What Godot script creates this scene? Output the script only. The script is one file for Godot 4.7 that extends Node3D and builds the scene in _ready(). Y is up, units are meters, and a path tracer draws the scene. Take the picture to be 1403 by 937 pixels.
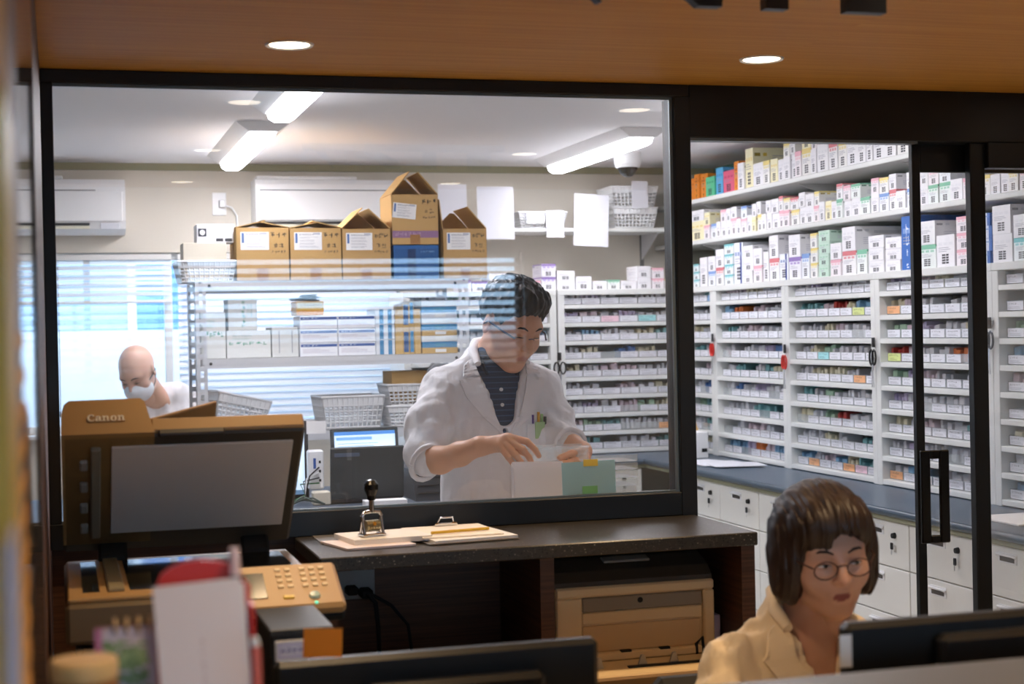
extends Node3D
# A pharmacy dispensary seen through a glass wall from the reception side.
# y up, metres; glass wall on z = -3.9, camera near the origin at 1.55 m.

var M := {}            # materials
var used := {}         # names taken at top level
var rng := RandomNumberGenerator.new()
var cube_cache := {}

func _ready() -> void:
	rng.seed = 20240
	camera_and_light()
	make_materials()
	shell()
	glass_wall()
	outside()
	cabinets()
	wall_cartons()
	ceiling_fittings()
	rack_and_boxes()
	back_room_things()
	ledge_things()
	copier()
	printer()
	front_things()
	pharmacist()
	clerk()
	masked_man()

func camera_and_light() -> void:
	var cam := Camera3D.new()
	cam.name = "camera"
	cam.position = Vector3(0, 1.55, 0)
	cam.rotation_degrees = Vector3(-0.44, -16.1, -1.185)
	cam.fov = 24.6
	cam.near = 0.02
	cam.far = 200.0
	var at := CameraAttributesPhysical.new()
	at.frustum_focal_length = 55.07
	at.frustum_focus_distance = 4.75
	at.exposure_aperture = 4.5
	at.frustum_near = 0.02
	at.frustum_far = 200.0
	cam.attributes = at
	cam.fov = 24.585
	add_child(cam)
	cam.current = true
	var env := Environment.new()
	env.background_mode = Environment.BG_SKY
	var sky := Sky.new()
	var sm := ProceduralSkyMaterial.new()
	sm.sky_top_color = Color(0.64, 0.77, 0.92)
	sm.sky_horizon_color = Color(0.68, 0.83, 0.96)
	sm.sky_curve = 0.25
	sm.ground_bottom_color = Color(0.3, 0.3, 0.3)
	sm.ground_horizon_color = Color(0.45, 0.45, 0.45)
	sm.sky_energy_multiplier = 1.0
	sky.sky_material = sm
	env.sky = sky
	env.background_energy_multiplier = 8.5
	env.tonemap_mode = Environment.TONE_MAPPER_LINEAR
	env.tonemap_exposure = 1.0
	env.sdfgi_enabled = true
	env.ssao_enabled = true
	env.ssil_enabled = true
	var we := WorldEnvironment.new()
	we.name = "surroundings"
	we.environment = env
	add_child(we)
	# the light tubes and downlights carry their own lights: ceiling_fittings()

# ---------------------------------------------------------------- naming
func numbered(called: String) -> String:
	if not used.has(called):
		used[called] = 0
		return called
	used[called] += 1
	return "%s_%03d" % [called, used[called]]

func tag(o: Node3D, label: String, category: String, group := "") -> void:
	o.set_meta("label", label)
	o.set_meta("category", category)
	if group != "":
		o.set_meta("group", group)

func thing(called: String, label: String, category: String, at := Vector3.ZERO, turn := 0.0, group := "") -> Node3D:
	var o := Node3D.new()
	o.name = numbered(called)
	add_child(o)
	o.position = at
	o.rotation.y = turn
	tag(o, label, category, group)
	return o

func one(called: String, label: String, category: String, mesh: Mesh, m: Material, at := Vector3.ZERO, group := "") -> MeshInstance3D:
	var o := MeshInstance3D.new()
	o.name = numbered(called)
	o.mesh = mesh
	o.material_override = m
	add_child(o)
	o.position = at
	tag(o, label, category, group)
	return o

func part(parent: Node3D, called: String, mesh: Mesh, m: Material, at := Vector3.ZERO) -> MeshInstance3D:
	var o := MeshInstance3D.new()
	o.name = called
	o.mesh = mesh
	o.material_override = m
	parent.add_child(o, true)
	o.position = at
	return o

func setting(called: String, mesh: Mesh, m: Material, at := Vector3.ZERO) -> MeshInstance3D:
	var o := MeshInstance3D.new()
	o.name = numbered(called)
	o.mesh = mesh
	o.material_override = m
	add_child(o)
	o.position = at
	o.set_meta("kind", "structure")
	return o

func setting_node(called: String, at := Vector3.ZERO) -> Node3D:
	var o := Node3D.new()
	o.name = numbered(called)
	add_child(o)
	o.position = at
	o.set_meta("kind", "structure")
	return o

func nth(n: int) -> String:
	var s := "th"
	if n % 100 < 11 or n % 100 > 13:
		if n % 10 == 1:
			s = "st"
		elif n % 10 == 2:
			s = "nd"
		elif n % 10 == 3:
			s = "rd"
	return str(n) + s

# ---------------------------------------------------------------- mesh building
func begin() -> SurfaceTool:
	var st := SurfaceTool.new()
	st.begin(Mesh.PRIMITIVE_TRIANGLES)
	return st

func tri(st: SurfaceTool, a: Vector3, b: Vector3, c: Vector3, n: Vector3, ua := Vector2.ZERO, ub := Vector2.ZERO, uc := Vector2.ZERO) -> void:
	var g := (b - a).cross(c - a)
	if g.length_squared() < 1e-16:
		return
	st.set_normal(n)
	if g.dot(n) > 0.0:
		st.set_uv(ua); st.add_vertex(a)
		st.set_uv(uc); st.add_vertex(c)
		st.set_uv(ub); st.add_vertex(b)
	else:
		st.set_uv(ua); st.add_vertex(a)
		st.set_uv(ub); st.add_vertex(b)
		st.set_uv(uc); st.add_vertex(c)

# a, b, c, d in a ring; flat; the normal is turned away from `inside`
func quad(st: SurfaceTool, a: Vector3, b: Vector3, c: Vector3, d: Vector3, inside: Vector3, uv := Rect2(0, 0, 1, 1)) -> void:
	var n := (c - a).cross(d - b)
	if n.length_squared() < 1e-16:
		n = (b - a).cross(c - a)
	n = n.normalized()
	if n.dot((a + b + c + d) * 0.25 - inside) < 0.0:
		n = -n
	var p := uv.position
	var e := uv.end
	tri(st, a, b, c, n, Vector2(p.x, e.y), Vector2(e.x, e.y), Vector2(e.x, p.y))
	tri(st, a, c, d, n, Vector2(p.x, e.y), Vector2(e.x, p.y), Vector2(p.x, p.y))

# box with chamfered edges, added to st; centre c, full size s, chamfer r
func add_box(st: SurfaceTool, c: Vector3, s: Vector3, r := 0.0, b := Basis()) -> void:
	var h := s * 0.5
	r = minf(r, minf(h.x, minf(h.y, h.z)) * 0.6)
	var t := Transform3D(b, c)
	var sg := [Vector3(-1, -1, -1), Vector3(1, -1, -1), Vector3(1, 1, -1), Vector3(-1, 1, -1), Vector3(-1, -1, 1), Vector3(1, -1, 1), Vector3(1, 1, 1), Vector3(-1, 1, 1)]
	var px := []
	var py := []
	var pz := []
	for k in 8:
		var q: Vector3 = sg[k]
		px.append(t * Vector3(q.x * h.x, q.y * (h.y - r), q.z * (h.z - r)))
		py.append(t * Vector3(q.x * (h.x - r), q.y * h.y, q.z * (h.z - r)))
		pz.append(t * Vector3(q.x * (h.x - r), q.y * (h.y - r), q.z * h.z))
	quad(st, px[0], px[3], px[7], px[4], c)
	quad(st, px[1], px[2], px[6], px[5], c)
	quad(st, py[0], py[1], py[5], py[4], c)
	quad(st, py[3], py[2], py[6], py[7], c)
	quad(st, pz[0], pz[1], pz[2], pz[3], c)
	quad(st, pz[4], pz[5], pz[6], pz[7], c)
	if r <= 0.0:
		return
	for e in [[0, 1], [3, 2], [4, 5], [7, 6]]:
		quad(st, py[e[0]], py[e[1]], pz[e[1]], pz[e[0]], c)
	for e in [[0, 3], [1, 2], [4, 7], [5, 6]]:
		quad(st, px[e[0]], px[e[1]], pz[e[1]], pz[e[0]], c)
	for e in [[0, 4], [1, 5], [2, 6], [3, 7]]:
		quad(st, px[e[0]], px[e[1]], py[e[1]], py[e[0]], c)
	for k in 8:
		var n: Vector3 = (t.basis * (sg[k] as Vector3)).normalized()
		tri(st, px[k], py[k], pz[k], n)

# a box mesh of its own, kept for reuse; origin at the centre
func bx(x: float, y: float, z: float, r := 0.0) -> Mesh:
	var key := "%.4f %.4f %.4f %.4f" % [x, y, z, r]
	if not cube_cache.has(key):
		var st := begin()
		add_box(st, Vector3.ZERO, Vector3(x, y, z), r)
		cube_cache[key] = st.commit()
	return cube_cache[key]

# box between two corners: [mesh, centre]
func span(parent: Node3D, called: String, lo: Vector3, hi: Vector3, m: Material, r := 0.0) -> MeshInstance3D:
	var s := (hi - lo).abs()
	return part(parent, called, bx(s.x, s.y, s.z, r), m, (lo + hi) * 0.5)

func span_setting(called: String, lo: Vector3, hi: Vector3, m: Material, r := 0.0) -> MeshInstance3D:
	var s := (hi - lo).abs()
	return setting(called, bx(s.x, s.y, s.z, r), m, (lo + hi) * 0.5)

# round tube along points, radius r (or an array of radii), closed ends
func add_tube(st: SurfaceTool, pts: Array, r, sides := 8) -> void:
	var rings := []
	var up := Vector3.UP
	var n := pts.size()
	for i in n:
		var p: Vector3 = pts[i]
		var d: Vector3 = (pts[mini(i + 1, n - 1)] - pts[maxi(i - 1, 0)]).normalized()
		if absf(d.dot(up)) > 0.95:
			up = Vector3.RIGHT if absf(d.x) < 0.9 else Vector3.FORWARD
		var u := d.cross(up).normalized()
		var v := d.cross(u).normalized()
		up = -v if i == 0 else up
		var rad: float = r[i] if r is Array else r
		var ring := []
		for k in sides:
			var a := TAU * k / sides
			ring.append([p + (u * cos(a) + v * sin(a)) * rad, u * cos(a) + v * sin(a)])
		rings.append(ring)
	for i in n - 1:
		for k in sides:
			var k2 := (k + 1) % sides
			smooth_quad(st, rings[i][k], rings[i][k2], rings[i + 1][k2], rings[i + 1][k])
	for e in [0, n - 1]:
		var p: Vector3 = pts[e]
		var d: Vector3 = (pts[1] - pts[0]).normalized() * -1.0 if e == 0 else (pts[n - 1] - pts[n - 2]).normalized()
		for k in sides:
			tri(st, p, rings[e][k][0], rings[e][(k + 1) % sides][0], d)

func smooth_quad(st: SurfaceTool, a: Array, b: Array, c: Array, d: Array) -> void:
	smooth_tri(st, a, b, c)
	smooth_tri(st, a, c, d)

func smooth_tri(st: SurfaceTool, a: Array, b: Array, c: Array) -> void:
	var g: Vector3 = (b[0] - a[0]).cross(c[0] - a[0])
	if g.length_squared() < 1e-18:
		return
	var order := [a, b, c]
	if g.dot(a[1] + b[1] + c[1]) > 0.0:
		order = [a, c, b]
	for q in order:
		st.set_normal(q[1])
		st.set_uv(Vector2.ZERO)
		st.add_vertex(q[0])

# profile of [radius, height] turned about y
func add_lathe(st: SurfaceTool, prof: Array, sides := 24, at := Transform3D()) -> void:
	var n := prof.size()
	for i in n - 1:
		var p0: Vector2 = prof[i]
		var p1: Vector2 = prof[i + 1]
		var t := p1 - p0
		var nn := Vector2(t.y, -t.x).normalized()
		for k in sides:
			var a0 := TAU * k / sides
			var a1 := TAU * (k + 1) / sides
			var q := []
			for w in [[p0, a0], [p0, a1], [p1, a1], [p1, a0]]:
				var pr: Vector2 = w[0]
				var an: float = w[1]
				q.append([at * Vector3(pr.x * cos(an), pr.y, pr.x * sin(an)), (at.basis * Vector3(nn.x * cos(an), nn.y, nn.x * sin(an))).normalized()])
			smooth_quad(st, q[0], q[1], q[2], q[3])

# outline (Vector2 list) extruded between w0 and w1 along the third axis of t
func add_prism(st: SurfaceTool, outline: Array, w0: float, w1: float, t := Transform3D()) -> void:
	var poly := PackedVector2Array(outline)
	var idx := Geometry2D.triangulate_polygon(poly)
	var nz: Vector3 = t.basis.z.normalized()
	for i in range(0, idx.size(), 3):
		for w in [[w0, -1.0], [w1, 1.0]]:
			var q := []
			for k in 3:
				var p: Vector2 = poly[idx[i + k]]
				q.append(t * Vector3(p.x, p.y, w[0]))
			tri(st, q[0], q[1], q[2], nz * w[1] * signf(w1 - w0))
	var cw := Geometry2D.is_polygon_clockwise(poly)
	for i in poly.size():
		var p := poly[i]
		var e := poly[(i + 1) % poly.size()]
		var d := (e - p)
		var o := Vector2(d.y, -d.x).normalized() * (-1.0 if cw else 1.0)
		var n3 := (t.basis * Vector3(o.x, o.y, 0)).normalized()
		var a := t * Vector3(p.x, p.y, w0)
		var b := t * Vector3(e.x, e.y, w0)
		var c := t * Vector3(e.x, e.y, w1)
		var f := t * Vector3(p.x, p.y, w1)
		tri(st, a, b, c, n3)
		tri(st, a, c, f, n3)

func tube(pts: Array, r, sides := 8) -> Mesh:
	var st := begin()
	add_tube(st, pts, r, sides)
	return st.commit()

func lathe(prof: Array, sides := 24) -> Mesh:
	var st := begin()
	add_lathe(st, prof, sides)
	return st.commit()

func prism(outline: Array, w0: float, w1: float, t := Transform3D()) -> Mesh:
	var st := begin()
	add_prism(st, outline, w0, w1, t)
	return st.commit()

# flat printed sheet with a little thickness; front face (+z) shows the whole texture rect uv
func card(w: float, h: float, d := 0.0012, uv := Rect2(0, 0, 1, 1)) -> Mesh:
	var st := begin()
	var x := w * 0.5
	var y := h * 0.5
	var z := d * 0.5
	var edge := Rect2(uv.position + uv.size * 0.02, uv.size * 0.01)
	quad(st, Vector3(-x, -y, z), Vector3(x, -y, z), Vector3(x, y, z), Vector3(-x, y, z), Vector3.ZERO, uv)
	quad(st, Vector3(x, -y, -z), Vector3(-x, -y, -z), Vector3(-x, y, -z), Vector3(x, y, -z), Vector3.ZERO, edge)
	quad(st, Vector3(-x, -y, -z), Vector3(-x, -y, z), Vector3(-x, y, z), Vector3(-x, y, -z), Vector3.ZERO, edge)
	quad(st, Vector3(x, -y, -z), Vector3(x, -y, z), Vector3(x, y, z), Vector3(x, y, -z), Vector3.ZERO, edge)
	quad(st, Vector3(-x, y, -z), Vector3(x, y, -z), Vector3(x, y, z), Vector3(-x, y, z), Vector3.ZERO, edge)
	quad(st, Vector3(-x, -y, -z), Vector3(x, -y, -z), Vector3(x, -y, z), Vector3(-x, -y, z), Vector3.ZERO, edge)
	return st.commit()

func lettering(words: String, height: float, depth := 0.002, serif := false, bold := 400) -> Mesh:
	var t := TextMesh.new()
	var f := SystemFont.new()
	f.font_names = PackedStringArray(["Droid Serif" if serif else "Droid Sans"])
	f.font_weight = bold
	t.font = f
	t.text = words
	t.font_size = 64
	t.pixel_size = height / 46.0
	t.depth = depth
	return t

# ---------------------------------------------------------------- materials
func mat(c: Color, rough := 0.6, metal := 0.0, spec := 0.5) -> StandardMaterial3D:
	var m := StandardMaterial3D.new()
	m.albedo_color = c
	m.roughness = rough
	m.metallic = metal
	m.metallic_specular = spec
	return m

func rgb(r: int, g: int, b: int) -> Color:
	return Color(r / 255.0, g / 255.0, b / 255.0)

func textured(im: Image, rough := 0.6, mip := true) -> StandardMaterial3D:
	var m := mat(Color.WHITE, rough)
	m.albedo_texture = ImageTexture.create_from_image(im)
	return m

func blank(w: int, h: int, c: Color) -> Image:
	var im := Image.create(w, h, false, Image.FORMAT_RGB8)
	im.fill(c)
	return im

# grain along u; colours mixed between a and b
func wood_image(w: int, h: int, a: Color, b: Color, sd: int, streak := 26.0) -> Image:
	var n := FastNoiseLite.new()
	n.seed = sd
	n.frequency = 0.012
	n.fractal_octaves = 3
	var f := FastNoiseLite.new()
	f.seed = sd + 5
	f.frequency = 0.05
	var data := PackedByteArray()
	data.resize(w * h * 3)
	var k := 0
	for y in h:
		for x in w:
			var px := float(x) * (1.0 if x < w / 2 else 1.0)
			var v := n.get_noise_2d(px * 0.25, y * streak * 0.35) * 0.55 + f.get_noise_2d(px * 0.2, y * streak * 0.5) * 0.45
			var t := clampf(0.5 + v * 0.9, 0.0, 1.0)
			var c := a.lerp(b, t)
			data[k] = int(c.r * 255.0); data[k + 1] = int(c.g * 255.0); data[k + 2] = int(c.b * 255.0)
			k += 3
	return Image.create_from_data(w, h, false, Image.FORMAT_RGB8, data)

func speck_image(w: int, base: Color, list: Array, sd: int) -> Image:
	var im := blank(w, w, base)
	var r := RandomNumberGenerator.new()
	r.seed = sd
	for e in list:
		for i in int(e[1]):
			var s := r.randi_range(int(e[2]), int(e[3]))
			im.fill_rect(Rect2i(r.randi_range(0, w - 1), r.randi_range(0, w - 1), s, maxi(1, s - r.randi_range(0, 1))), (e[0] as Color).lerp(base, r.randf() * 0.5))
	return im

func tri_mat(im: Image, scale: Vector3, rough: float, world := true) -> StandardMaterial3D:
	var m := textured(im, rough)
	m.uv1_triplanar = true
	m.uv1_world_triplanar = world
	m.uv1_scale = scale
	return m

# a row of made-up glyphs that reads as small print
func glyphs(im: Image, x: int, y: int, n: int, s: int, c: Color, r: RandomNumberGenerator, down := false) -> void:
	for i in n:
		var gx := x + (0 if down else i * (s + maxi(1, s / 4)))
		var gy := y + (i * (s + maxi(1, s / 4)) if down else 0)
		var th := maxi(1, s / 6)
		for k in r.randi_range(3, 5):
			if r.randf() < 0.55:
				im.fill_rect(Rect2i(gx + r.randi_range(0, s / 5), gy + r.randi_range(0, s - th), r.randi_range(s / 2, s), th), c)
			else:
				im.fill_rect(Rect2i(gx + r.randi_range(0, s - th), gy + r.randi_range(0, s / 4), th, r.randi_range(s / 2, s)), c)

func lines(im: Image, x: int, y: int, w: int, n: int, gap: int, c: Color, r: RandomNumberGenerator) -> void:
	for i in n:
		im.fill_rect(Rect2i(x, y + i * gap, int(w * r.randf_range(0.5, 1.0)), maxi(1, gap / 3)), c)

func make_materials() -> void:
	M.black = mat(rgb(16, 17, 18), 0.42)
	M.black_gloss = mat(rgb(14, 14, 15), 0.25)
	M.bead = mat(rgb(120, 128, 128), 0.4, 0.6)
	M.white_paint = mat(rgb(232, 230, 226), 0.7)
	M.cream = mat(rgb(222, 214, 200), 0.8)
	M.ceiling = mat(rgb(238, 237, 238), 0.9)
	M.teal = mat(rgb(92, 128, 112), 0.7)
	M.cab = mat(rgb(226, 226, 222), 0.45)
	M.drawer = mat(rgb(238, 236, 228), 0.42)
	M.counter = mat(rgb(78, 94, 110), 0.32)
	M.counter_edge = mat(rgb(62, 78, 92), 0.35)
	M.olive = mat(rgb(150, 148, 120), 0.6)
	M.steel = mat(rgb(214, 214, 216), 0.4, 0.15)
	M.chrome = mat(rgb(225, 225, 228), 0.12, 1.0)
	M.dark_metal = mat(rgb(60, 60, 62), 0.35, 0.8)
	M.paper = mat(rgb(240, 238, 236), 0.8)
	M.pink_paper = mat(rgb(242, 230, 234), 0.8)
	M.plastic_white = mat(rgb(238, 238, 238), 0.35)
	M.plastic_grey = mat(rgb(70, 72, 76), 0.45)
	M.rubber = mat(rgb(24, 24, 25), 0.7)
	M.floor = mat(rgb(206, 200, 190), 0.5)
	M.glass = mat(Color(1, 1, 1, 0.02), 0.0)
	M.glass.transparency = BaseMaterial3D.TRANSPARENCY_ALPHA
	M.clear = mat(Color(0.92, 0.95, 0.96, 0.22), 0.12)
	M.clear.transparency = BaseMaterial3D.TRANSPARENCY_ALPHA
	M.bag = mat(Color(0.95, 0.95, 0.97, 0.55), 0.2)
	M.bag.transparency = BaseMaterial3D.TRANSPARENCY_ALPHA
	M.red = mat(rgb(206, 44, 30), 0.35)
	M.orange = mat(rgb(240, 140, 30), 0.8)
	M.oak = tri_mat(wood_image(512, 512, rgb(226, 168, 78), rgb(202, 138, 54), 3), Vector3(0.6, 0.9, 0.9), 0.55)
	M.oak.metallic_specular = 0.3
	M.walnut = tri_mat(wood_image(512, 512, rgb(112, 74, 52), rgb(66, 42, 30), 9), Vector3(0.9, 1.6, 0.9), 0.5)
	M.granite = tri_mat(speck_image(512, rgb(62, 58, 52), [[rgb(104, 98, 86), 1600, 2, 4], [rgb(34, 32, 30), 1800, 2, 5], [rgb(186, 176, 152), 420, 2, 4]], 4), Vector3(2.2, 2.2, 2.2), 0.28)
	M.stone = tri_mat(speck_image(256, rgb(140, 132, 126), [[rgb(160, 152, 146), 300, 2, 9], [rgb(116, 108, 102), 300, 2, 9]], 14), Vector3(1, 1, 1), 0.035)
	M.skin = mat(rgb(222, 170, 138), 0.55)
	M.coat = mat(rgb(243, 241, 243), 0.85)
	M.label_print = textured(label_image(), 0.7)
	M.carton_print = textured(carton_image(), 0.55)
	M.card_print = textured(card_image(), 0.5)
	M.sheet_print = textured(sheet_image(), 0.8)
	M.cardboard = tri_mat(speck_image(256, rgb(198, 158, 98), [[rgb(206, 168, 110), 900, 1, 4], [rgb(188, 146, 86), 900, 1, 4]], 21), Vector3(2, 2, 2), 0.8)

# 4 x 4 cells: address labels and stickers
func label_image() -> Image:
	var im := blank(512, 512, rgb(242, 240, 238))
	var r := RandomNumberGenerator.new()
	r.seed = 77
	for cy in 4:
		for cx in 4:
			var x := cx * 128
			var y := cy * 128
			im.fill_rect(Rect2i(x + 6, y + 8, 10, 70), rgb(70, 110, 170))
			for k in 5:
				lines(im, x + 24, y + 12 + k * 22, 90, 2, 8, rgb(150, 150, 160), r)
			glyphs(im, x + 24, y + 10, 6, 10, rgb(90, 90, 100), r)
			im.fill_rect(Rect2i(x + 88, y + 4, 32, 14), rgb(190, 190, 200))
	return im

# medicine cartons: row 0-1 ends (16 designs), row 2-3 sides of the same designs; 8 x 4 cells of 128
const CARTON_COL := ["white", "yellow banded", "pink banded", "red banded", "blue banded", "green banded", "pale yellow", "orange", "light blue", "magenta pink", "mint green", "purple banded", "navy striped", "teal banded", "pale green", "blue"]
func carton_image() -> Image:
	var im := blank(1024, 512, rgb(240, 238, 240))
	var r := RandomNumberGenerator.new()
	r.seed = 5
	var body := [rgb(242, 240, 242), rgb(242, 240, 236), rgb(244, 236, 238), rgb(242, 240, 240), rgb(240, 242, 246), rgb(240, 244, 240), rgb(244, 236, 196), rgb(236, 142, 44), rgb(92, 176, 222), rgb(226, 96, 130), rgb(92, 196, 146), rgb(240, 238, 244), rgb(240, 242, 246), rgb(238, 244, 244), rgb(200, 226, 208), rgb(48, 104, 184)]
	var acc := [rgb(220, 220, 226), rgb(236, 206, 80), rgb(236, 150, 170), rgb(206, 60, 70), rgb(70, 120, 200), rgb(70, 170, 120), rgb(222, 190, 70), rgb(170, 80, 20), rgb(40, 110, 180), rgb(180, 40, 90), rgb(30, 130, 90), rgb(104, 62, 160), rgb(30, 60, 140), rgb(50, 170, 176), rgb(110, 180, 140), rgb(220, 226, 240)]
	for v in 16:
		var x := (v % 8) * 128
		var y := (v / 8) * 128
		im.fill_rect(Rect2i(x, y, 128, 128), body[v])
		if v in [1, 2, 3, 4, 5, 11, 13]:
			im.fill_rect(Rect2i(x, y, 128, 26), acc[v].lerp(body[v], 0.35))
		if v in [12, 15]:
			im.fill_rect(Rect2i(x + 84, y, 22, 128), acc[v])
		for k in 3:
			im.fill_rect(Rect2i(x + 14 + k * 36, y + 30, 26, 12), acc[v].lerp(body[v], 0.55))
		lines(im, x + 14, y + 50, 90, 3, 7, rgb(160, 158, 170), r)
		if v != 7 and v != 15:
			for k in 4:
				im.fill_rect(Rect2i(x + 38, y + 76 + k * 10, 46, 7), rgb(44, 42, 50))
			im.fill_rect(Rect2i(x + 62, y + 76, 4, 40), body[v])
		else:
			glyphs(im, x + 40, y + 20, 4, 22, rgb(60, 40, 20) if v == 7 else rgb(230, 236, 246), r, true)
		var sy := y + 256
		im.fill_rect(Rect2i(x, sy, 128, 128), body[v])
		if v in [1, 2, 3, 4, 5, 11, 13]:
			im.fill_rect(Rect2i(x, sy, 128, 14), acc[v].lerp(body[v], 0.4))
		im.fill_rect(Rect2i(x + 6, sy + 18, 12, 10), acc[v].darkened(0.3))
		im.fill_rect(Rect2i(x + 24, sy + 18, 8, 10), acc[v])
		lines(im, x + 44, sy + 26, 60, 2, 7, rgb(170, 168, 180), r)
		lines(im, x + 20, sy + 60, 96, 4, 10, rgb(196, 194, 206), r)
	return im

# drawer name cards: 4 x 4 cells of 64 x 64
const CARD_COL := [0, 0, 0, 0, 0, 0, 0, 0, 0, 0, 0, 1, 2, 3, 4, 5]
func card_image() -> Image:
	var im := blank(512, 256, rgb(238, 238, 242))
	var r := RandomNumberGenerator.new()
	r.seed = 31
	var ground := [rgb(226, 226, 233), rgb(160, 216, 220), rgb(212, 222, 146), rgb(236, 176, 128), rgb(236, 200, 212), rgb(146, 184, 226)]
	for v in 16:
		var x := (v % 4) * 128
		var y := (v / 4) * 64
		var c: Color = ground[CARD_COL[v]]
		im.fill_rect(Rect2i(x, y, 128, 64), c)
		im.fill_rect(Rect2i(x, y, 3, 64), c.darkened(0.3))
		glyphs(im, x + 16, y + 12, r.randi_range(4, 6), 12, c.darkened(0.34), r)
		lines(im, x + 16, y + 38, 90, 2, 9, c.darkened(0.3), r)
	return im

func sheet_image() -> Image:
	var im := blank(256, 256, rgb(226, 226, 232))
	var r := RandomNumberGenerator.new()
	r.seed = 8
	for k in 26:
		im.fill_rect(Rect2i(12, 10 + k * 9, int(r.randf_range(120, 232)), 1), rgb(206, 208, 218))
	return im

func carton_mesh(v: int) -> Mesh:
	var key := "carton%d" % v
	if cube_cache.has(key):
		return cube_cache[key]
	var st := begin()
	var e := Rect2((v % 8) * 0.125 + 0.002, (v / 8) * 0.25 + 0.004, 0.121, 0.242)
	var s := Rect2(e.position + Vector2(0, 0.5), e.size)
	var top := Rect2(s.position + Vector2(0.06, 0.2), Vector2(0.03, 0.02))
	var h := 0.5
	# origin at the middle of the base; the printed end looks to -x, sides to +-z
	quad(st, Vector3(-h, 0, -h), Vector3(-h, 0, h), Vector3(-h, 1, h), Vector3(-h, 1, -h), Vector3(0, h, 0), e)
	quad(st, Vector3(h, 0, h), Vector3(h, 0, -h), Vector3(h, 1, -h), Vector3(h, 1, h), Vector3(0, h, 0), e)
	quad(st, Vector3(-h, 0, h), Vector3(h, 0, h), Vector3(h, 1, h), Vector3(-h, 1, h), Vector3(0, h, 0), s)
	quad(st, Vector3(h, 0, -h), Vector3(-h, 0, -h), Vector3(-h, 1, -h), Vector3(h, 1, -h), Vector3(0, h, 0), s)
	quad(st, Vector3(-h, 1, -h), Vector3(h, 1, -h), Vector3(h, 1, h), Vector3(-h, 1, h), Vector3(0, h, 0), top)
	quad(st, Vector3(-h, 0, -h), Vector3(h, 0, -h), Vector3(h, 0, h), Vector3(-h, 0, h), Vector3(0, h, 0), top)
	cube_cache[key] = st.commit()
	return cube_cache[key]

# ---------------------------------------------------------------- the setting
const GZ := -3.9          # glass wall
const BACK := -8.05       # dispensary back wall
const RX := 3.5           # dispensary right wall
const CEIL := 2.42
const SOFFIT := 2.19

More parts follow.
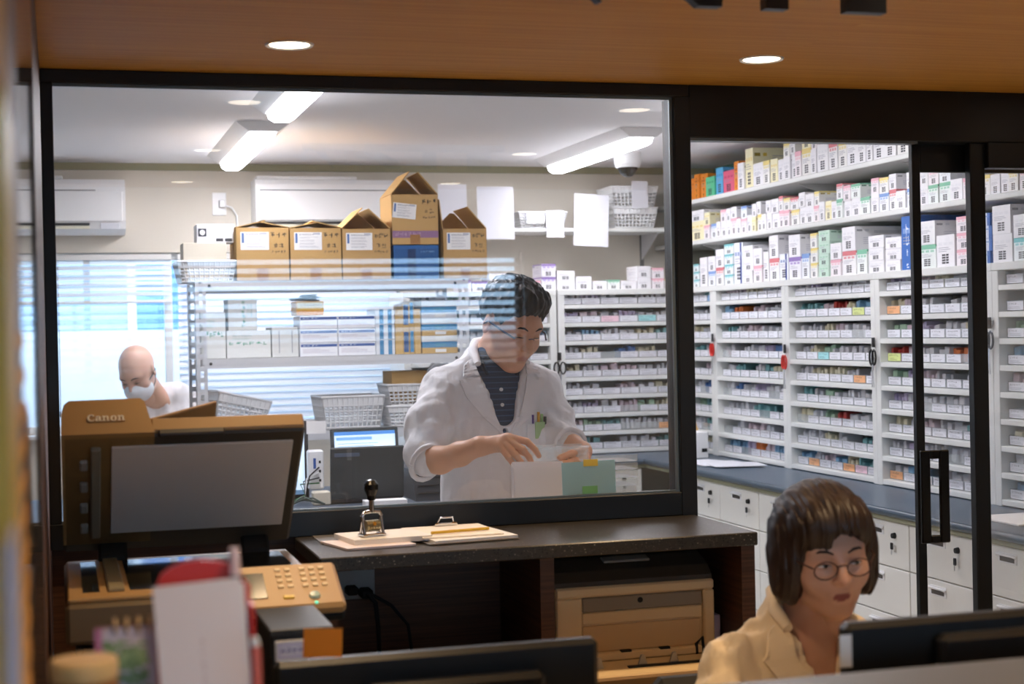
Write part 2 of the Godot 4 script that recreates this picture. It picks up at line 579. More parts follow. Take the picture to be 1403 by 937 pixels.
func shell() -> void:
	span_setting("floor", Vector3(-4, -0.1, -8.35), Vector3(6, 0, 3.1), M.floor)
	span_setting("ceiling", Vector3(-3.0, CEIL, -8.35), Vector3(RX + 0.2, CEIL + 0.1, GZ + 0.0), M.ceiling)
	# back wall with a window opening x -1.0 .. 1.72, y 1.08 .. 1.975
	var wb := setting_node("wall_back")
	span(wb, "wall_panel", Vector3(-3.0, 0, BACK - 0.15), Vector3(RX + 0.2, 1.08, BACK), M.cream)
	span(wb, "wall_panel", Vector3(-3.0, 1.975, BACK - 0.15), Vector3(RX + 0.2, CEIL, BACK), M.cream)
	span(wb, "wall_panel", Vector3(-3.0, 1.08, BACK - 0.15), Vector3(-1.0, 1.975, BACK), M.cream)
	span(wb, "wall_panel", Vector3(1.72, 1.08, BACK - 0.15), Vector3(RX + 0.2, 1.975, BACK), M.cream)
	span_setting("trim", Vector3(-3.0, CEIL - 0.035, BACK), Vector3(RX, CEIL, BACK + 0.02), M.olive)
	span_setting("wall_right", Vector3(RX, 0, -8.05), Vector3(RX + 0.15, CEIL, GZ - 0.05), M.teal)
	span_setting("wall_left", Vector3(-3.15, 0, -8.35), Vector3(-3.0, 2.75, 3.1), M.white_paint)
	# window in the back wall: frame, bars and panes
	var w := setting_node("window_1")
	for x in [-1.0, 0.515, 1.68]:
		span(w, "window_frame", Vector3(x, 1.08, BACK - 0.09), Vector3(x + 0.04, 1.975, BACK - 0.04), M.white_paint, 0.004)
	span(w, "window_frame", Vector3(-0.96, 1.935, BACK - 0.085), Vector3(1.68, 1.975, BACK - 0.045), M.white_paint, 0.004)
	span(w, "window_frame", Vector3(-0.96, 1.08, BACK - 0.085), Vector3(1.68, 1.12, BACK - 0.045), M.white_paint, 0.004)
	span(w, "window_sill", Vector3(-1.05, 1.06, BACK - 0.04), Vector3(1.77, 1.08, BACK + 0.06), M.white_paint, 0.004)
	span(w, "pane", Vector3(-0.96, 1.12, BACK - 0.068), Vector3(0.515, 1.935, BACK - 0.064), M.glass)
	span(w, "pane", Vector3(0.555, 1.12, BACK - 0.068), Vector3(1.68, 1.935, BACK - 0.064), M.glass)
	# reception side
	span_setting("ceiling", Vector3(-3.0, SOFFIT, GZ + 0.0), Vector3(5.2, SOFFIT + 0.05, -0.9), M.oak)
	span_setting("wall_above_soffit", Vector3(-3.0, SOFFIT, -0.95), Vector3(5.2, 2.75, -0.9), M.white_paint)
	span_setting("ceiling", Vector3(-3.0, 2.75, -0.95), Vector3(5.2, 2.85, 3.1), M.ceiling)
	span_setting("wall_side", Vector3(5.2, 0, GZ), Vector3(5.35, 2.85, 3.1), M.white_paint)
	span_setting("wall_side", Vector3(RX + 0.1, 0, GZ - 0.1), Vector3(5.2, SOFFIT, GZ), M.white_paint)
	span_setting("wall_side", Vector3(-3.0, 0, GZ - 0.1), Vector3(-0.12, CEIL, GZ), M.white_paint)
	# the street front behind the camera: window opening x -1.6 .. 3.1, y 1.33 .. 2.1
	var wf := setting_node("wall_front")
	span(wf, "wall_panel", Vector3(-1.7, 0, 2.6), Vector3(5.2, 1.33, 2.75), M.white_paint)
	span(wf, "wall_panel", Vector3(-3.0, 2.1, 2.6), Vector3(5.2, 2.85, 2.75), M.white_paint)
	span(wf, "wall_panel", Vector3(-1.7, 1.33, 2.6), Vector3(-1.6, 2.1, 2.75), M.white_paint)
	span(wf, "wall_panel", Vector3(3.1, 1.33, 2.6), Vector3(5.2, 2.1, 2.75), M.white_paint)
	var w2 := setting_node("window_2")
	for x in [-1.6, 0.16, 0.78, 3.06]:
		span(w2, "window_frame", Vector3(x, 1.33, 2.66), Vector3(x + 0.04, 2.1, 2.71), M.dark_metal)
	span(w2, "pane", Vector3(-1.56, 1.33, 2.683), Vector3(3.06, 2.1, 2.687), M.glass)
	var d2 := setting_node("added_door_2")  # unseen glass door, added to let daylight onto the soffit from behind left
	for x in [-3.0, -2.36, -1.74]:
		span(d2, "door_frame", Vector3(x, 0, 2.65), Vector3(x + 0.04, 2.1, 2.7), M.dark_metal)
	span(d2, "pane", Vector3(-2.96, 0.02, 2.673), Vector3(-2.36, 2.1, 2.677), M.glass)
	span(d2, "pane", Vector3(-2.32, 0.02, 2.673), Vector3(-1.74, 2.1, 2.677), M.glass)
	blind("slatted blind on the shop window behind the reception", Vector3(0.75, 2.1, 2.61), 4.62, 0.74, 0.058, 0.05, -32.0)
	# blinds on the back window
	blind("half raised white slatted blind above the masked man", Vector3(-0.2, 1.965, BACK + 0.0), 1.5, 0.235, 0.026, 0.026, 50.0)
	blind("lowered white slatted blind behind the steel rack", Vector3(1.14, 1.965, BACK + 0.0), 1.12, 0.86, 0.034, 0.036, 58.0)
	partition()

func blind(label: String, top: Vector3, width: float, drop: float, pitch: float, slat: float, tilt: float) -> void:
	var t := thing("window_blind", label, "blind", top)
	span(t, "head_rail", Vector3(-width / 2, -0.028, -0.018), Vector3(width / 2, 0.0, 0.018), M.white_paint, 0.003)
	var m := mat(rgb(236, 240, 244), 0.6)
	m.backlight_enabled = true
	m.backlight = Color(0.35, 0.36, 0.38)
	var mesh := bx(width, 0.0012, slat)
	var n := int((drop - 0.04) / pitch)
	for i in n:
		var p := part(t, "slat", mesh, m, Vector3(0, -0.04 - i * pitch, 0))
		p.rotation_degrees.x = tilt
	span(t, "bottom_rail", Vector3(-width / 2, -drop - 0.008, -0.012), Vector3(width / 2, -drop + 0.008, 0.012), M.white_paint, 0.002)
	if drop < 0.3:
		part(t, "pull_cord", tube([Vector3(0.2, -0.03, 0.02), Vector3(0.203, -0.4, 0.022), Vector3(0.2, -0.78, 0.02)], 0.0022, 5), mat(rgb(120, 90, 92), 0.7))
		part(t, "cord_weight", lathe([Vector2(0, 0), Vector2(0.007, 0.004), Vector2(0.004, 0.03), Vector2(0, 0.032)], 8), M.plastic_grey, Vector3(0.2, -0.8, 0.02))
	for x in [-0.38, 0.38]:
		part(t, "cord", tube([Vector3(x * width, -0.02, 0), Vector3(x * width, -drop, 0)], 0.0012, 5), M.white_paint)

# short partition between the reception and the camera's left: glossy stone face, oak casing, brass strip
func partition() -> void:
	var p := setting_node("wall_partition")
	span(p, "core", Vector3(-0.16, 0, GZ), Vector3(-0.04, SOFFIT, -0.8), M.white_paint)
	span(p, "dark_panel", Vector3(-0.04, 0, GZ + 0.02), Vector3(-0.03, SOFFIT, -2.5), M.walnut)
	span(p, "stone_panel", Vector3(-0.04, 0, -2.498), Vector3(-0.03, SOFFIT, -1.36), M.stone)
	span(p, "metal_edge", Vector3(-0.04, 0, GZ), Vector3(-0.0275, SOFFIT, GZ + 0.018), M.chrome)
	span(p, "oak_casing", Vector3(-0.16, 0, -1.36), Vector3(-0.0295, SOFFIT, -1.16), M.walnut)
	for k in 14:
		span(p, "rib", Vector3(-0.03, 1.18 + k * 0.028, -1.355), Vector3(-0.0275, 1.192 + k * 0.028, -1.165), M.oak)
	var brass := mat(rgb(224, 184, 72), 0.4)
	span(p, "yellow_strip", Vector3(-0.04, 0.9, -1.16), Vector3(-0.0285, 1.7, -0.97), brass)
	span(p, "oak_casing", Vector3(-0.16, 1.7, -1.16), Vector3(-0.03, SOFFIT, -0.8), M.oak)
	span(p, "oak_casing", Vector3(-0.16, 0, -1.16), Vector3(-0.03, 0.9, -0.8), M.oak)

func glass_wall() -> void:
	var z0 := GZ - 0.035
	var z1 := GZ + 0.035
	span_setting("trim", Vector3(-0.12, SOFFIT, GZ - 0.1), Vector3(5.2, CEIL, GZ - 0.0), M.white_paint)
	var w := setting_node("window_3")
	span(w, "top_rail", Vector3(-0.03, 2.158, z0), Vector3(1.617, SOFFIT, z1), M.black, 0.002)
	span(w, "bottom_rail", Vector3(-0.03, 1.05, z0), Vector3(1.575, 1.112, z1), M.black, 0.002)
	span(w, "stile", Vector3(-0.03, 1.112, z0), Vector3(-0.002, 2.158, z1), M.black, 0.002)
	span(w, "mullion", Vector3(1.575, 0.0, z0 - 0.02), Vector3(1.62, 2.158, z1), M.black, 0.002)
	span(w, "glazing_bead", Vector3(-0.002, 2.151, GZ + 0.012), Vector3(1.575, 2.158, GZ + 0.02), M.bead)
	span(w, "glazing_bead", Vector3(-0.002, 1.112, GZ + 0.012), Vector3(1.575, 1.117, GZ + 0.022), M.bead)
	span(w, "glazing_bead", Vector3(1.566, 1.117, GZ + 0.012), Vector3(1.575, 2.151, GZ + 0.02), M.bead)
	span(w, "pane", Vector3(-0.004, 1.112, GZ - 0.003), Vector3(1.577, 2.16, GZ + 0.003), M.glass)
	span_setting("wall_dado", Vector3(-0.12, 0, GZ - 0.06), Vector3(1.575, 1.05, GZ), M.walnut)
	# header over the doorway and the fixed side panel
	span_setting("trim", Vector3(1.617, 2.05, z0 - 0.03), Vector3(5.2, SOFFIT, z1), M.black, 0.002)
	span_setting("trim", Vector3(1.62, 2.043, GZ + 0.0), Vector3(2.3, 2.05, GZ + 0.03), M.bead)
	var p := setting_node("window_4")
	span(p, "post", Vector3(2.472, 0, GZ - 0.012), Vector3(2.52, 2.052, GZ + 0.018), M.black, 0.003)
	span(p, "top_rail", Vector3(2.52, 1.978, z0 + 0.02), Vector3(RX + 0.1, 2.05, z1), M.black, 0.002)
	span(p, "bottom_rail", Vector3(2.52, 0, z0 + 0.02), Vector3(RX + 0.1, 0.1, z1), M.black, 0.002)
	span(p, "pane", Vector3(2.52, 0.1, GZ + 0.007), Vector3(RX + 0.1, 1.978, GZ + 0.013), M.glass)
	# sliding door, pushed open to the right
	var d := setting_node("door_1")
	var a := GZ - 0.06
	var b := GZ - 0.04
	span(d, "stile", Vector3(2.322, 0.03, a), Vector3(2.348, 2.056, b), M.black, 0.002)
	span(d, "stile", Vector3(3.06, 0.03, a), Vector3(3.09, 2.056, b), M.black, 0.002)
	span(d, "top_rail", Vector3(2.348, 1.972, a), Vector3(3.06, 2.056, b), M.black, 0.002)
	span(d, "bottom_rail", Vector3(2.348, 0.03, a), Vector3(3.06, 0.12, b), M.black, 0.002)
	span(d, "pane", Vector3(2.348, 0.12, GZ - 0.053), Vector3(3.06, 1.972, GZ - 0.048), M.glass)
	var hnd := Node3D.new()
	hnd.name = "door_handle"
	d.add_child(hnd)
	var hx := 2.316
	var h0 := GZ - 0.022
	var h1 := GZ - 0.01
	span(hnd, "grip", Vector3(hx, 0.925, h0), Vector3(hx + 0.03, 1.187, h1), M.black_gloss, 0.003)
	span(hnd, "grip", Vector3(hx + 0.06, 0.925, h0), Vector3(hx + 0.09, 1.187, h1), M.black_gloss, 0.003)
	span(hnd, "grip", Vector3(hx + 0.03, 1.163, h0), Vector3(hx + 0.06, 1.187, h1), M.black_gloss, 0.003)
	span(hnd, "grip", Vector3(hx + 0.03, 0.925, h0), Vector3(hx + 0.06, 0.948, h1), M.black_gloss, 0.003)
	for y in [0.955, 1.155]:
		span(hnd, "standoff", Vector3(hx + 0.01, y - 0.008, b), Vector3(hx + 0.026, y + 0.008, h0), M.black_gloss)

func outside() -> void:
	span_setting("ground_outside", Vector3(-30, -0.3, -60), Vector3(30, -0.2, -8.35), mat(rgb(150, 150, 150), 0.9))
	span_setting("ground_outside", Vector3(-30, -0.3, 3.1), Vector3(30, -0.2, 60), mat(rgb(120, 120, 122), 0.9))
	one("garden_wall", "white garden wall outside the back window", "wall", bx(12, 1.95, 0.12), mat(rgb(244, 244, 246), 0.9), Vector3(0.5, 0.62, -9.6))
	var h := thing("neighbour_house", "pale blue grey house beyond the white garden wall", "building", Vector3(0, -0.2, -14))
	span(h, "facade", Vector3(-7, 0, -0.3), Vector3(7, 5.4, 0), mat(rgb(140, 150, 158), 0.8))
	span(h, "window", Vector3(0.65, 1.7, 0), Vector3(1.1, 2.9, 0.02), mat(rgb(70, 120, 170), 0.3))
	span(h, "window_frame", Vector3(0.58, 1.7, 0), Vector3(0.65, 2.9, 0.03), M.white_paint)
	span(h, "window_frame", Vector3(1.1, 1.7, 0), Vector3(1.17, 2.9, 0.03), M.white_paint)

# ---------------------------------------------------------------- medicine cabinets
const PITCH := 0.0935
const BASE := 0.9
const CTOP := 1.75

func cabinets() -> void:
	# counter along the right and back wall, one continuous top
	var c := thing("counter_top", "dark blue grey counter top running below the medicine drawers", "counter", Vector3.ZERO)
	var st := begin()
	add_prism(st, [Vector2(2.77, 4.0), Vector2(RX, 4.0), Vector2(RX, 8.05), Vector2(1.64, 8.05), Vector2(1.64, 7.27), Vector2(2.77, 7.27)], 0.872, BASE, Transform3D(Basis(Vector3(1, 0, 0), Vector3(0, 0, -1), Vector3(0, 1, 0)), Vector3.ZERO))
	part(c, "slab", st.commit(), M.counter)
	part(c, "front_edge", tube([Vector3(2.772, 0.886, -7.272), Vector3(2.772, 0.886, -4.0)], 0.0138, 10), M.counter_edge)
	part(c, "front_edge", tube([Vector3(1.64, 0.886, -7.272), Vector3(2.772, 0.886, -7.272)], 0.0138, 10), M.counter_edge)
	span(c, "edge_strip", Vector3(2.778, 0.855, -7.28), Vector3(2.80, 0.872, -4.0), M.olive)
	span(c, "edge_strip", Vector3(1.64, 0.855, -7.30), Vector3(2.778, 0.872, -7.28), M.olive)
	# drawer units under the counter
	var zs := [-6.806, -6.406, -6.004, -5.602, -5.2, -4.798, -4.396]
	for k in zs.size():
		base_unit("white drawer unit with locks below the right counter, %s from the back corner" % nth(k + 1), Vector3(2.79, 0, zs[k] + 0.2), -PI / 2)
	for k in 3:
		base_unit("white drawer unit below the back counter, %s from the right" % nth(k + 1), Vector3(2.56 - k * 0.404, 0, -7.29), 0.0)
	# open-fronted medicine cabinets: right wall bays, then back wall bays
	var edges := [-7.65, -7.264, -6.451, -5.642, -4.818, -3.99]
	for k in 5:
		bay("right", k, edges[k], edges[k + 1], edges[k + 1] - edges[k])
	bay("back", 5, 1.64, 2.456, 0.8)
	bay("back", 6, 2.456, 3.145, 0.69)
	var corner := thing("corner_filler", "white filler panel in the corner between the medicine cabinets", "panel")
	span(corner, "panel", Vector3(3.145, BASE, -7.66), Vector3(RX, CTOP, -7.65), M.cab)
	# the wall shelves above
	for k in 2:
		var y: float = [2.2, 1.99][k]
		var s := thing("wall_shelf", ["upper long white shelf on the right wall below the ceiling", "lower long white shelf on the right wall above the drawers"][k], "shelf", Vector3(0, y, 0))
		span(s, "board", Vector3(3.145, -0.022, -8.04), Vector3(RX, 0, -3.98), M.cab, 0.003)
		for z in [-7.5, -6.4, -5.5, -4.6]:
			part(s, "bracket", prism([Vector2(0, 0), Vector2(0.3, 0), Vector2(0.3, -0.11)], -0.003, 0.003, Transform3D(Basis(), Vector3(3.195, -0.022, z))), M.cab)

func base_unit(label: String, at: Vector3, turn: float) -> void:
	var u := thing("drawer_unit", label, "drawers", at, turn, "drawer units below the counter")
	span(u, "carcass", Vector3(-0.2, 0.02, -0.6), Vector3(0.2, 0.854, -0.018), M.cab)
	var ys := [[0.692, 0.852], [0.524, 0.688], [0.356, 0.52], [0.1, 0.352]]
	for k in 4:
		var f := span(u, "drawer_front", Vector3(-0.1985, ys[k][0], -0.018), Vector3(0.1985, ys[k][1], 0), M.drawer, 0.002)
		var y: float = (ys[k][0] + ys[k][1]) * 0.5
		var o := Vector3(-0.02, (ys[k][1] - 0.036) - y, 0.009)
		# recessed pull: dark slot under a moulded white bridge
		var pull := part(f, "pull", bx(0.1, 0.034, 0.004, 0.0015), M.plastic_white, o)
		pull.name = "pull"
		var slot := part(f, "pull_slot", bx(0.076, 0.016, 0.002), mat(rgb(80, 76, 72), 0.8), o + Vector3(0, -0.003, 0.0025))
		slot.name = "pull_slot"
		part(f, "pull_bridge", tube([o + Vector3(-0.05, 0.006, 0.004), o + Vector3(-0.04, 0.011, 0.012), o + Vector3(0.04, 0.011, 0.012), o + Vector3(0.05, 0.006, 0.004)], 0.005, 6), M.plastic_white)
		if k == 0:
			part(f, "lock", lathe([Vector2(0.0, 0.012), Vector2(0.009, 0.012), Vector2(0.011, 0.0)], 12), M.black, o + Vector3(0.125, -0.012, 0.0)).rotation.x = PI / 2
			part(f, "key", bx(0.014, 0.024, 0.006, 0.003), M.black, o + Vector3(0.123, -0.048, 0.012))
			part(f, "key_blade", bx(0.004, 0.02, 0.002), M.chrome, o + Vector3(0.121, -0.068, 0.012))

var packs_left := 300
var pack_stuff := []      # [transform, colour]

# one bay of the open-front drawer cabinet between two edges along the wall
func bay(side: String, k: int, e0: float, e1: float, width: float) -> void:
	var names := ["right wall beside the back corner", "right wall, second bay from the back corner", "right wall, third bay from the back corner", "right wall behind the sliding door", "right wall at the far right edge", "back wall behind the pharmacist", "back wall right of the pharmacist"]
	var short := ["the corner bay", "the second right wall bay", "the third right wall bay", "the bay behind the sliding door", "the far right bay", "the back bay behind the pharmacist", "the bay right of the pharmacist"]
	var turn := -PI / 2 if side == "right" else 0.0
	var at := Vector3(3.145, BASE, (e0 + e1) * 0.5) if side == "right" else Vector3((e0 + e1) * 0.5, BASE, -7.65)
	var t := thing("medicine_cabinet", "white open-front medicine drawer cabinet on the " + names[k], "cabinet", at, turn, "medicine drawer cabinets")
	var h := CTOP - BASE
	var w := width * 0.5
	var deep := 0.34
	span(t, "side_panel", Vector3(-w, 0, -deep), Vector3(-w + 0.036, h - 0.028, 0), M.cab, 0.002)
	span(t, "side_panel", Vector3(w - 0.036, 0, -deep), Vector3(w, h - 0.028, 0), M.cab, 0.002)
	span(t, "back_panel", Vector3(-w + 0.036, 0, -deep - 0.004), Vector3(w - 0.036, h - 0.028, -deep + 0.004), M.cab)
	span(t, "top_board", Vector3(-w, h - 0.028, -deep), Vector3(w, h, 0.002), M.cab, 0.002)
	var inner := width - 0.072
	var n := maxi(2, int(round(inner / 0.105)))
	var cw := inner / n
	var board := bx(inner, 0.02, deep - 0.03, 0.002)
	var lip := bx(inner - 0.004, 0.034, 0.002)
	var tray_floor := bx(inner - 0.004, 0.002, deep - 0.06)
	var end := bx(0.002, 0.034, deep - 0.06)
	var to_world := Transform3D(Basis(Vector3.UP, turn), at)
	for row in 9:
		var y := 0.004 + row * PITCH
		part(t, "shelf_board", board, M.cab, Vector3(0, y + 0.01, -(deep - 0.03) * 0.5 - 0.001))
		var tray := part(t, "tray", tray_floor, M.clear, Vector3(0, y + 0.022, -deep * 0.5 - 0.004))
		part(tray, "tray_lip", lip, M.clear, Vector3(0, 0.018, (deep - 0.06) * 0.5))
		part(tray, "tray_end", end, M.clear, Vector3(-inner * 0.5 + 0.004, 0.018, 0))
		part(tray, "tray_end", end, M.clear, Vector3(inner * 0.5 - 0.004, 0.018, 0))
		for i in n:
			var x := -inner * 0.5 + (i + 0.5) * cw
			if rng.randf() < 0.94:
				var v := rng.randi_range(0, 15) if rng.randf() < 0.22 else rng.randi_range(0, 10)
				var key := "name card %d" % v
				if not cube_cache.has(key):
					cube_cache[key] = card(0.096, 0.03, 0.001, Rect2((v % 4) * 0.25 + 0.004, (v / 4) * 0.25 + 0.01, 0.24, 0.22))
				part(tray, "name_card", cube_cache[key], M.card_print, Vector3(x, 0.0175, (deep - 0.06) * 0.5 + 0.002))
			fill(to_world, x, y + 0.0235, cw, deep, row, i, k, short[k])

const PACK_COL := ["white", "pale pink", "pale grey", "silver", "light teal", "light blue", "orange", "red", "pale green", "cream", "blue", "lilac"]
const PACK_RGB := [[232, 230, 234], [228, 206, 214], [214, 214, 220], [190, 194, 200], [126, 182, 184], [140, 186, 220], [226, 120, 50], [190, 62, 54], [176, 208, 178], [232, 222, 190], [86, 126, 186], [204, 190, 220]]
const PACK_PICK := [0, 0, 0, 0, 0, 0, 0, 0, 1, 1, 1, 2, 2, 2, 9, 4, 5, 8, 9, 11]
var pack_mats := []

func fill(w: Transform3D, x: float, y: float, cw: float, deep: float, row: int, i: int, k: int, where: String) -> void:
	if pack_mats.is_empty():
		for c in PACK_RGB:
			pack_mats.append(mat(rgb(c[0], c[1], c[2]), 0.45))
	if rng.randf() < 0.07:
		return
	var kind: int = PACK_PICK[rng.randi() % PACK_PICK.size()]
	if rng.randf() < 0.13:
		kind = rng.randi_range(4, 11)
	var count := rng.randi_range(2, 4)
	for j in count:
		var bw := cw * rng.randf_range(0.3, 0.42) if count == 2 else cw * rng.randf_range(0.2, 0.27) * 3.0 / count
		var bh := rng.randf_range(0.044, 0.062)
		var bd := rng.randf_range(0.05, 0.11)
		var px := x - cw * 0.5 + cw * (j + 0.5) / count
		var lean := rng.randf_range(-9, 9)
		var b := Basis(Vector3.UP, deg_to_rad(rng.randf_range(-10, 10))) * Basis(Vector3.BACK, deg_to_rad(lean))
		var lift := absf(sin(deg_to_rad(lean))) * bw * 0.5
		var front := -0.046 - bd * 0.5 - rng.randf_range(0.0, 0.022)
		var tr := w * Transform3D(b, Vector3(px, y + lift + bh * 0.5 * cos(deg_to_rad(lean)), front))
		var show := k in [1, 2, 3] or (k == 6 and row < 9)
		if j == 0 and show and packs_left > 0:
			packs_left -= 1
			var o := one("medicine_pack", "%s pack in the %s compartment, %s row, %s" % [PACK_COL[kind], nth(i + 1), nth(9 - row), where.trim_prefix("the ")], "package", bx(1, 1, 1, 0.06), pack_mats[kind], Vector3.ZERO, "small packs in the cabinet trays")
			o.transform = tr.scaled_local(Vector3(bw, bh, bd))
		else:
			pack_stuff.append([tr.scaled_local(Vector3(bw, bh, bd)), rgb(PACK_RGB[kind][0], PACK_RGB[kind][1], PACK_RGB[kind][2])])
	if k == 4 and row == 8 and i == maxi(2, 7) - 1:
		pass

func packs_as_stuff() -> void:
	var mm := MultiMesh.new()
	mm.transform_format = MultiMesh.TRANSFORM_3D
	mm.use_colors = true
	mm.mesh = bx(1, 1, 1, 0.06)
	mm.instance_count = pack_stuff.size()
	for i in pack_stuff.size():
		mm.set_instance_transform(i, pack_stuff[i][0])
		mm.set_instance_color(i, (pack_stuff[i][1] as Color).srgb_to_linear())
	var o := MultiMeshInstance3D.new()
	o.name = "medicine_pack_rows"
	o.multimesh = mm
	var m := mat(Color.WHITE, 0.45)
	m.vertex_color_use_as_albedo = true
	o.material_override = m
	add_child(o)
	o.set_meta("kind", "stuff")
	o.set_meta("label", "rows of small medicine packs filling the cabinet trays")
	o.set_meta("category", "packages")

# ---------------------------------------------------------------- cartons on the shelves
var carton_count := {}

func carton(v: int, at: Vector3, size: Vector3, turn: float, where: String) -> void:
	carton_count[where] = int(carton_count.get(where, 0)) + 1
	var o := one("medicine_carton", "%s medicine carton, %s from the left %s" % [CARTON_COL[v], nth(carton_count[where]), where], "carton", carton_mesh(v), M.carton_print, Vector3.ZERO, "medicine cartons " + where)
	o.transform = Transform3D(Basis(Vector3.UP, turn).scaled_local(size), at)

# a row of cartons along the right wall from z0 towards the camera; list of [variant, width in z, height, depth]
func carton_row(list: Array, z0: float, y: float, where: String) -> Array:
	var z := z0
	var tops := []
	for e in list:
		var wd: float = e[1]
		if e[0] >= 0:
			carton(e[0], Vector3(3.165 + e[3] * 0.5 + rng.randf_range(0, 0.012), y, z + wd * 0.5), Vector3(e[3], e[2], wd - 0.004), deg_to_rad(rng.randf_range(-1.5, 1.5)), where)
			tops.append([z, wd, y + e[2]])
		z += wd
	return tops

func wall_cartons() -> void:
	packs_as_stuff()
	const WHITE := [0, 0, 0, 1, 0, 4, 2, 1, 0, 6, 3, 0, 5, 0, 1, 2]
	# upper shelf: the coloured ones at the far end, then white ones, partly two high
	var l := [[7, 0.07, 0.115, 0.2], [7, 0.07, 0.13, 0.2], [7, 0.09, 0.125, 0.24], [10, 0.11, 0.1, 0.2], [8, 0.09, 0.135, 0.22], [9, 0.13, 0.11, 0.22], [7, 0.06, 0.145, 0.2], [0, 0.07, 0.13, 0.2], [6, 0.09, 0.19, 0.3], [0, 0.12, 0.11, 0.2], [1, 0.07, 0.11, 0.2], [6, 0.08, 0.11, 0.18]]
	var z := -7.6
	carton_row(l, z, 2.2, "on the upper wall shelf")
	for e in l:
		z += e[1]
	var l2 := []
	while z < -4.05:
		var w := rng.randf_range(0.05, 0.1)
		l2.append([WHITE[rng.randi() % 16], w, rng.randf_range(0.1, 0.125), rng.randf_range(0.18, 0.3)])
		z += w
	var tops := carton_row(l2, z - sum(l2), 2.2, "on the upper wall shelf")
	for q in tops:
		if rng.randf() < 0.45 and q[0] < -4.3:
			carton(WHITE[rng.randi() % 16], Vector3(3.27, q[2], q[0] + q[1] * 0.5), Vector3(0.2, rng.randf_range(0.055, 0.075), q[1] - 0.006), 0.0, "on top of the upper shelf cartons")
	# lower shelf, two rows
	l = [[6, 0.19, 0.1, 0.26]]
	z = -7.6 + 0.19
	while z < -4.05:
		var w := rng.randf_range(0.045, 0.085)
		l.append([WHITE[rng.randi() % 16], w, rng.randf_range(0.07, 0.084), rng.randf_range(0.16, 0.26)])
		z += w
	tops = carton_row(l, -7.6, 1.99, "on the lower wall shelf")
	for q in tops:
		if rng.randf() < 0.6:
			carton(WHITE[rng.randi() % 16], Vector3(3.28, q[2], q[0] + q[1] * 0.5), Vector3(0.22, rng.randf_range(0.052, 0.066), q[1] - 0.005), 0.0, "on top of the lower shelf cartons")
	# on the cabinets: mixed stacks [variant, width, box height, how many, depth]
	var st := [[13, 0.08, 0.04, 3, 0.2], [0, 0.1, 0.15, 1, 0.2], [4, 0.09, 0.075, 2, 0.22], [3, 0.1, 0.09, 2, 0.2], [13, 0.11, 0.05, 4, 0.24], [12, 0.1, 0.2, 1, 0.3], [0, 0.11, 0.06, 3, 0.22], [2, 0.1, 0.08, 2, 0.22], [0, 0.06, 0.14, 1, 0.2], [3, 0.1, 0.105, 2, 0.24], [12, 0.09, 0.12, 1, 0.26], [11, 0.12, 0.1, 2, 0.2], [4, 0.08, 0.11, 1, 0.2], [1, 0.07, 0.065, 3, 0.2], [14, 0.1, 0.05, 4, 0.26], [2, 0.1, 0.07, 2, 0.2], [3, 0.12, 0.1, 2, 0.26], [5, 0.09, 0.1, 1, 0.22], [0, 0.13, 0.05, 3, 0.26], [0, 0.12, 0.045, 3, 0.24], [15, 0.12, 0.21, 1, 0.3], [5, 0.12, 0.09, 2, 0.26], [0, 0.13, 0.12, 1, 0.24], [2, 0.1, 0.06, 3, 0.2], [15, 0.12, 0.045, 4, 0.22], [0, 0.12, 0.1, 2, 0.24], [13, 0.1, 0.08, 2, 0.2], [0, 0.14, 0.09, 2, 0.26], [4, 0.1, 0.06, 3, 0.22], [0, 0.14, 0.13, 1, 0.2]]
	z = -7.55
	for e in st:
		if z > -4.1:
			break
		for j in int(e[3]):
			var v: int = e[0] if j % 2 == 0 or e[3] > 2 else 0
			carton(v, Vector3(3.165 + e[4] * 0.5, CTOP + j * e[2], z + e[1] * 0.5), Vector3(e[4], e[2] - 0.001, e[1] - 0.006), deg_to_rad(rng.randf_range(-2, 2)), "on the right cabinet tops")
		z += e[1] + 0.006
	# on the back cabinets, printed end to the camera
	var x := 1.95
	var sb := [[11, 0.06, 0.06, 2], [11, 0.09, 0.05, 1], [0, 0.1, 0.045, 2], [0, 0.08, 0.06, 1], [2, 0.09, 0.05, 1], [11, 0.08, 0.068, 2], [0, 0.1, 0.05, 2], [0, 0.09, 0.07, 1], [0, 0.08, 0.045, 1], [5, 0.07, 0.05, 1], [0, 0.09, 0.045, 1], [0, 0.08, 0.06, 2], [2, 0.07, 0.055, 2], [7, 0.07, 0.05, 1], [4, 0.05, 0.055, 2], [0, 0.05, 0.05, 1]]
	for e in sb:
		for j in int(e[3]):
			carton(e[0] if e[0] != 7 else 1, Vector3(x + e[1] * 0.5, CTOP + j * e[2], -7.76), Vector3(0.16, e[2] - 0.001, e[1] - 0.004), PI / 2 * -1.0 + PI, "on the back cabinet tops")
		x += e[1] + 0.002

func sum(l: Array) -> float:
	var s := 0.0
	for e in l:
		s += e[1]
	return s

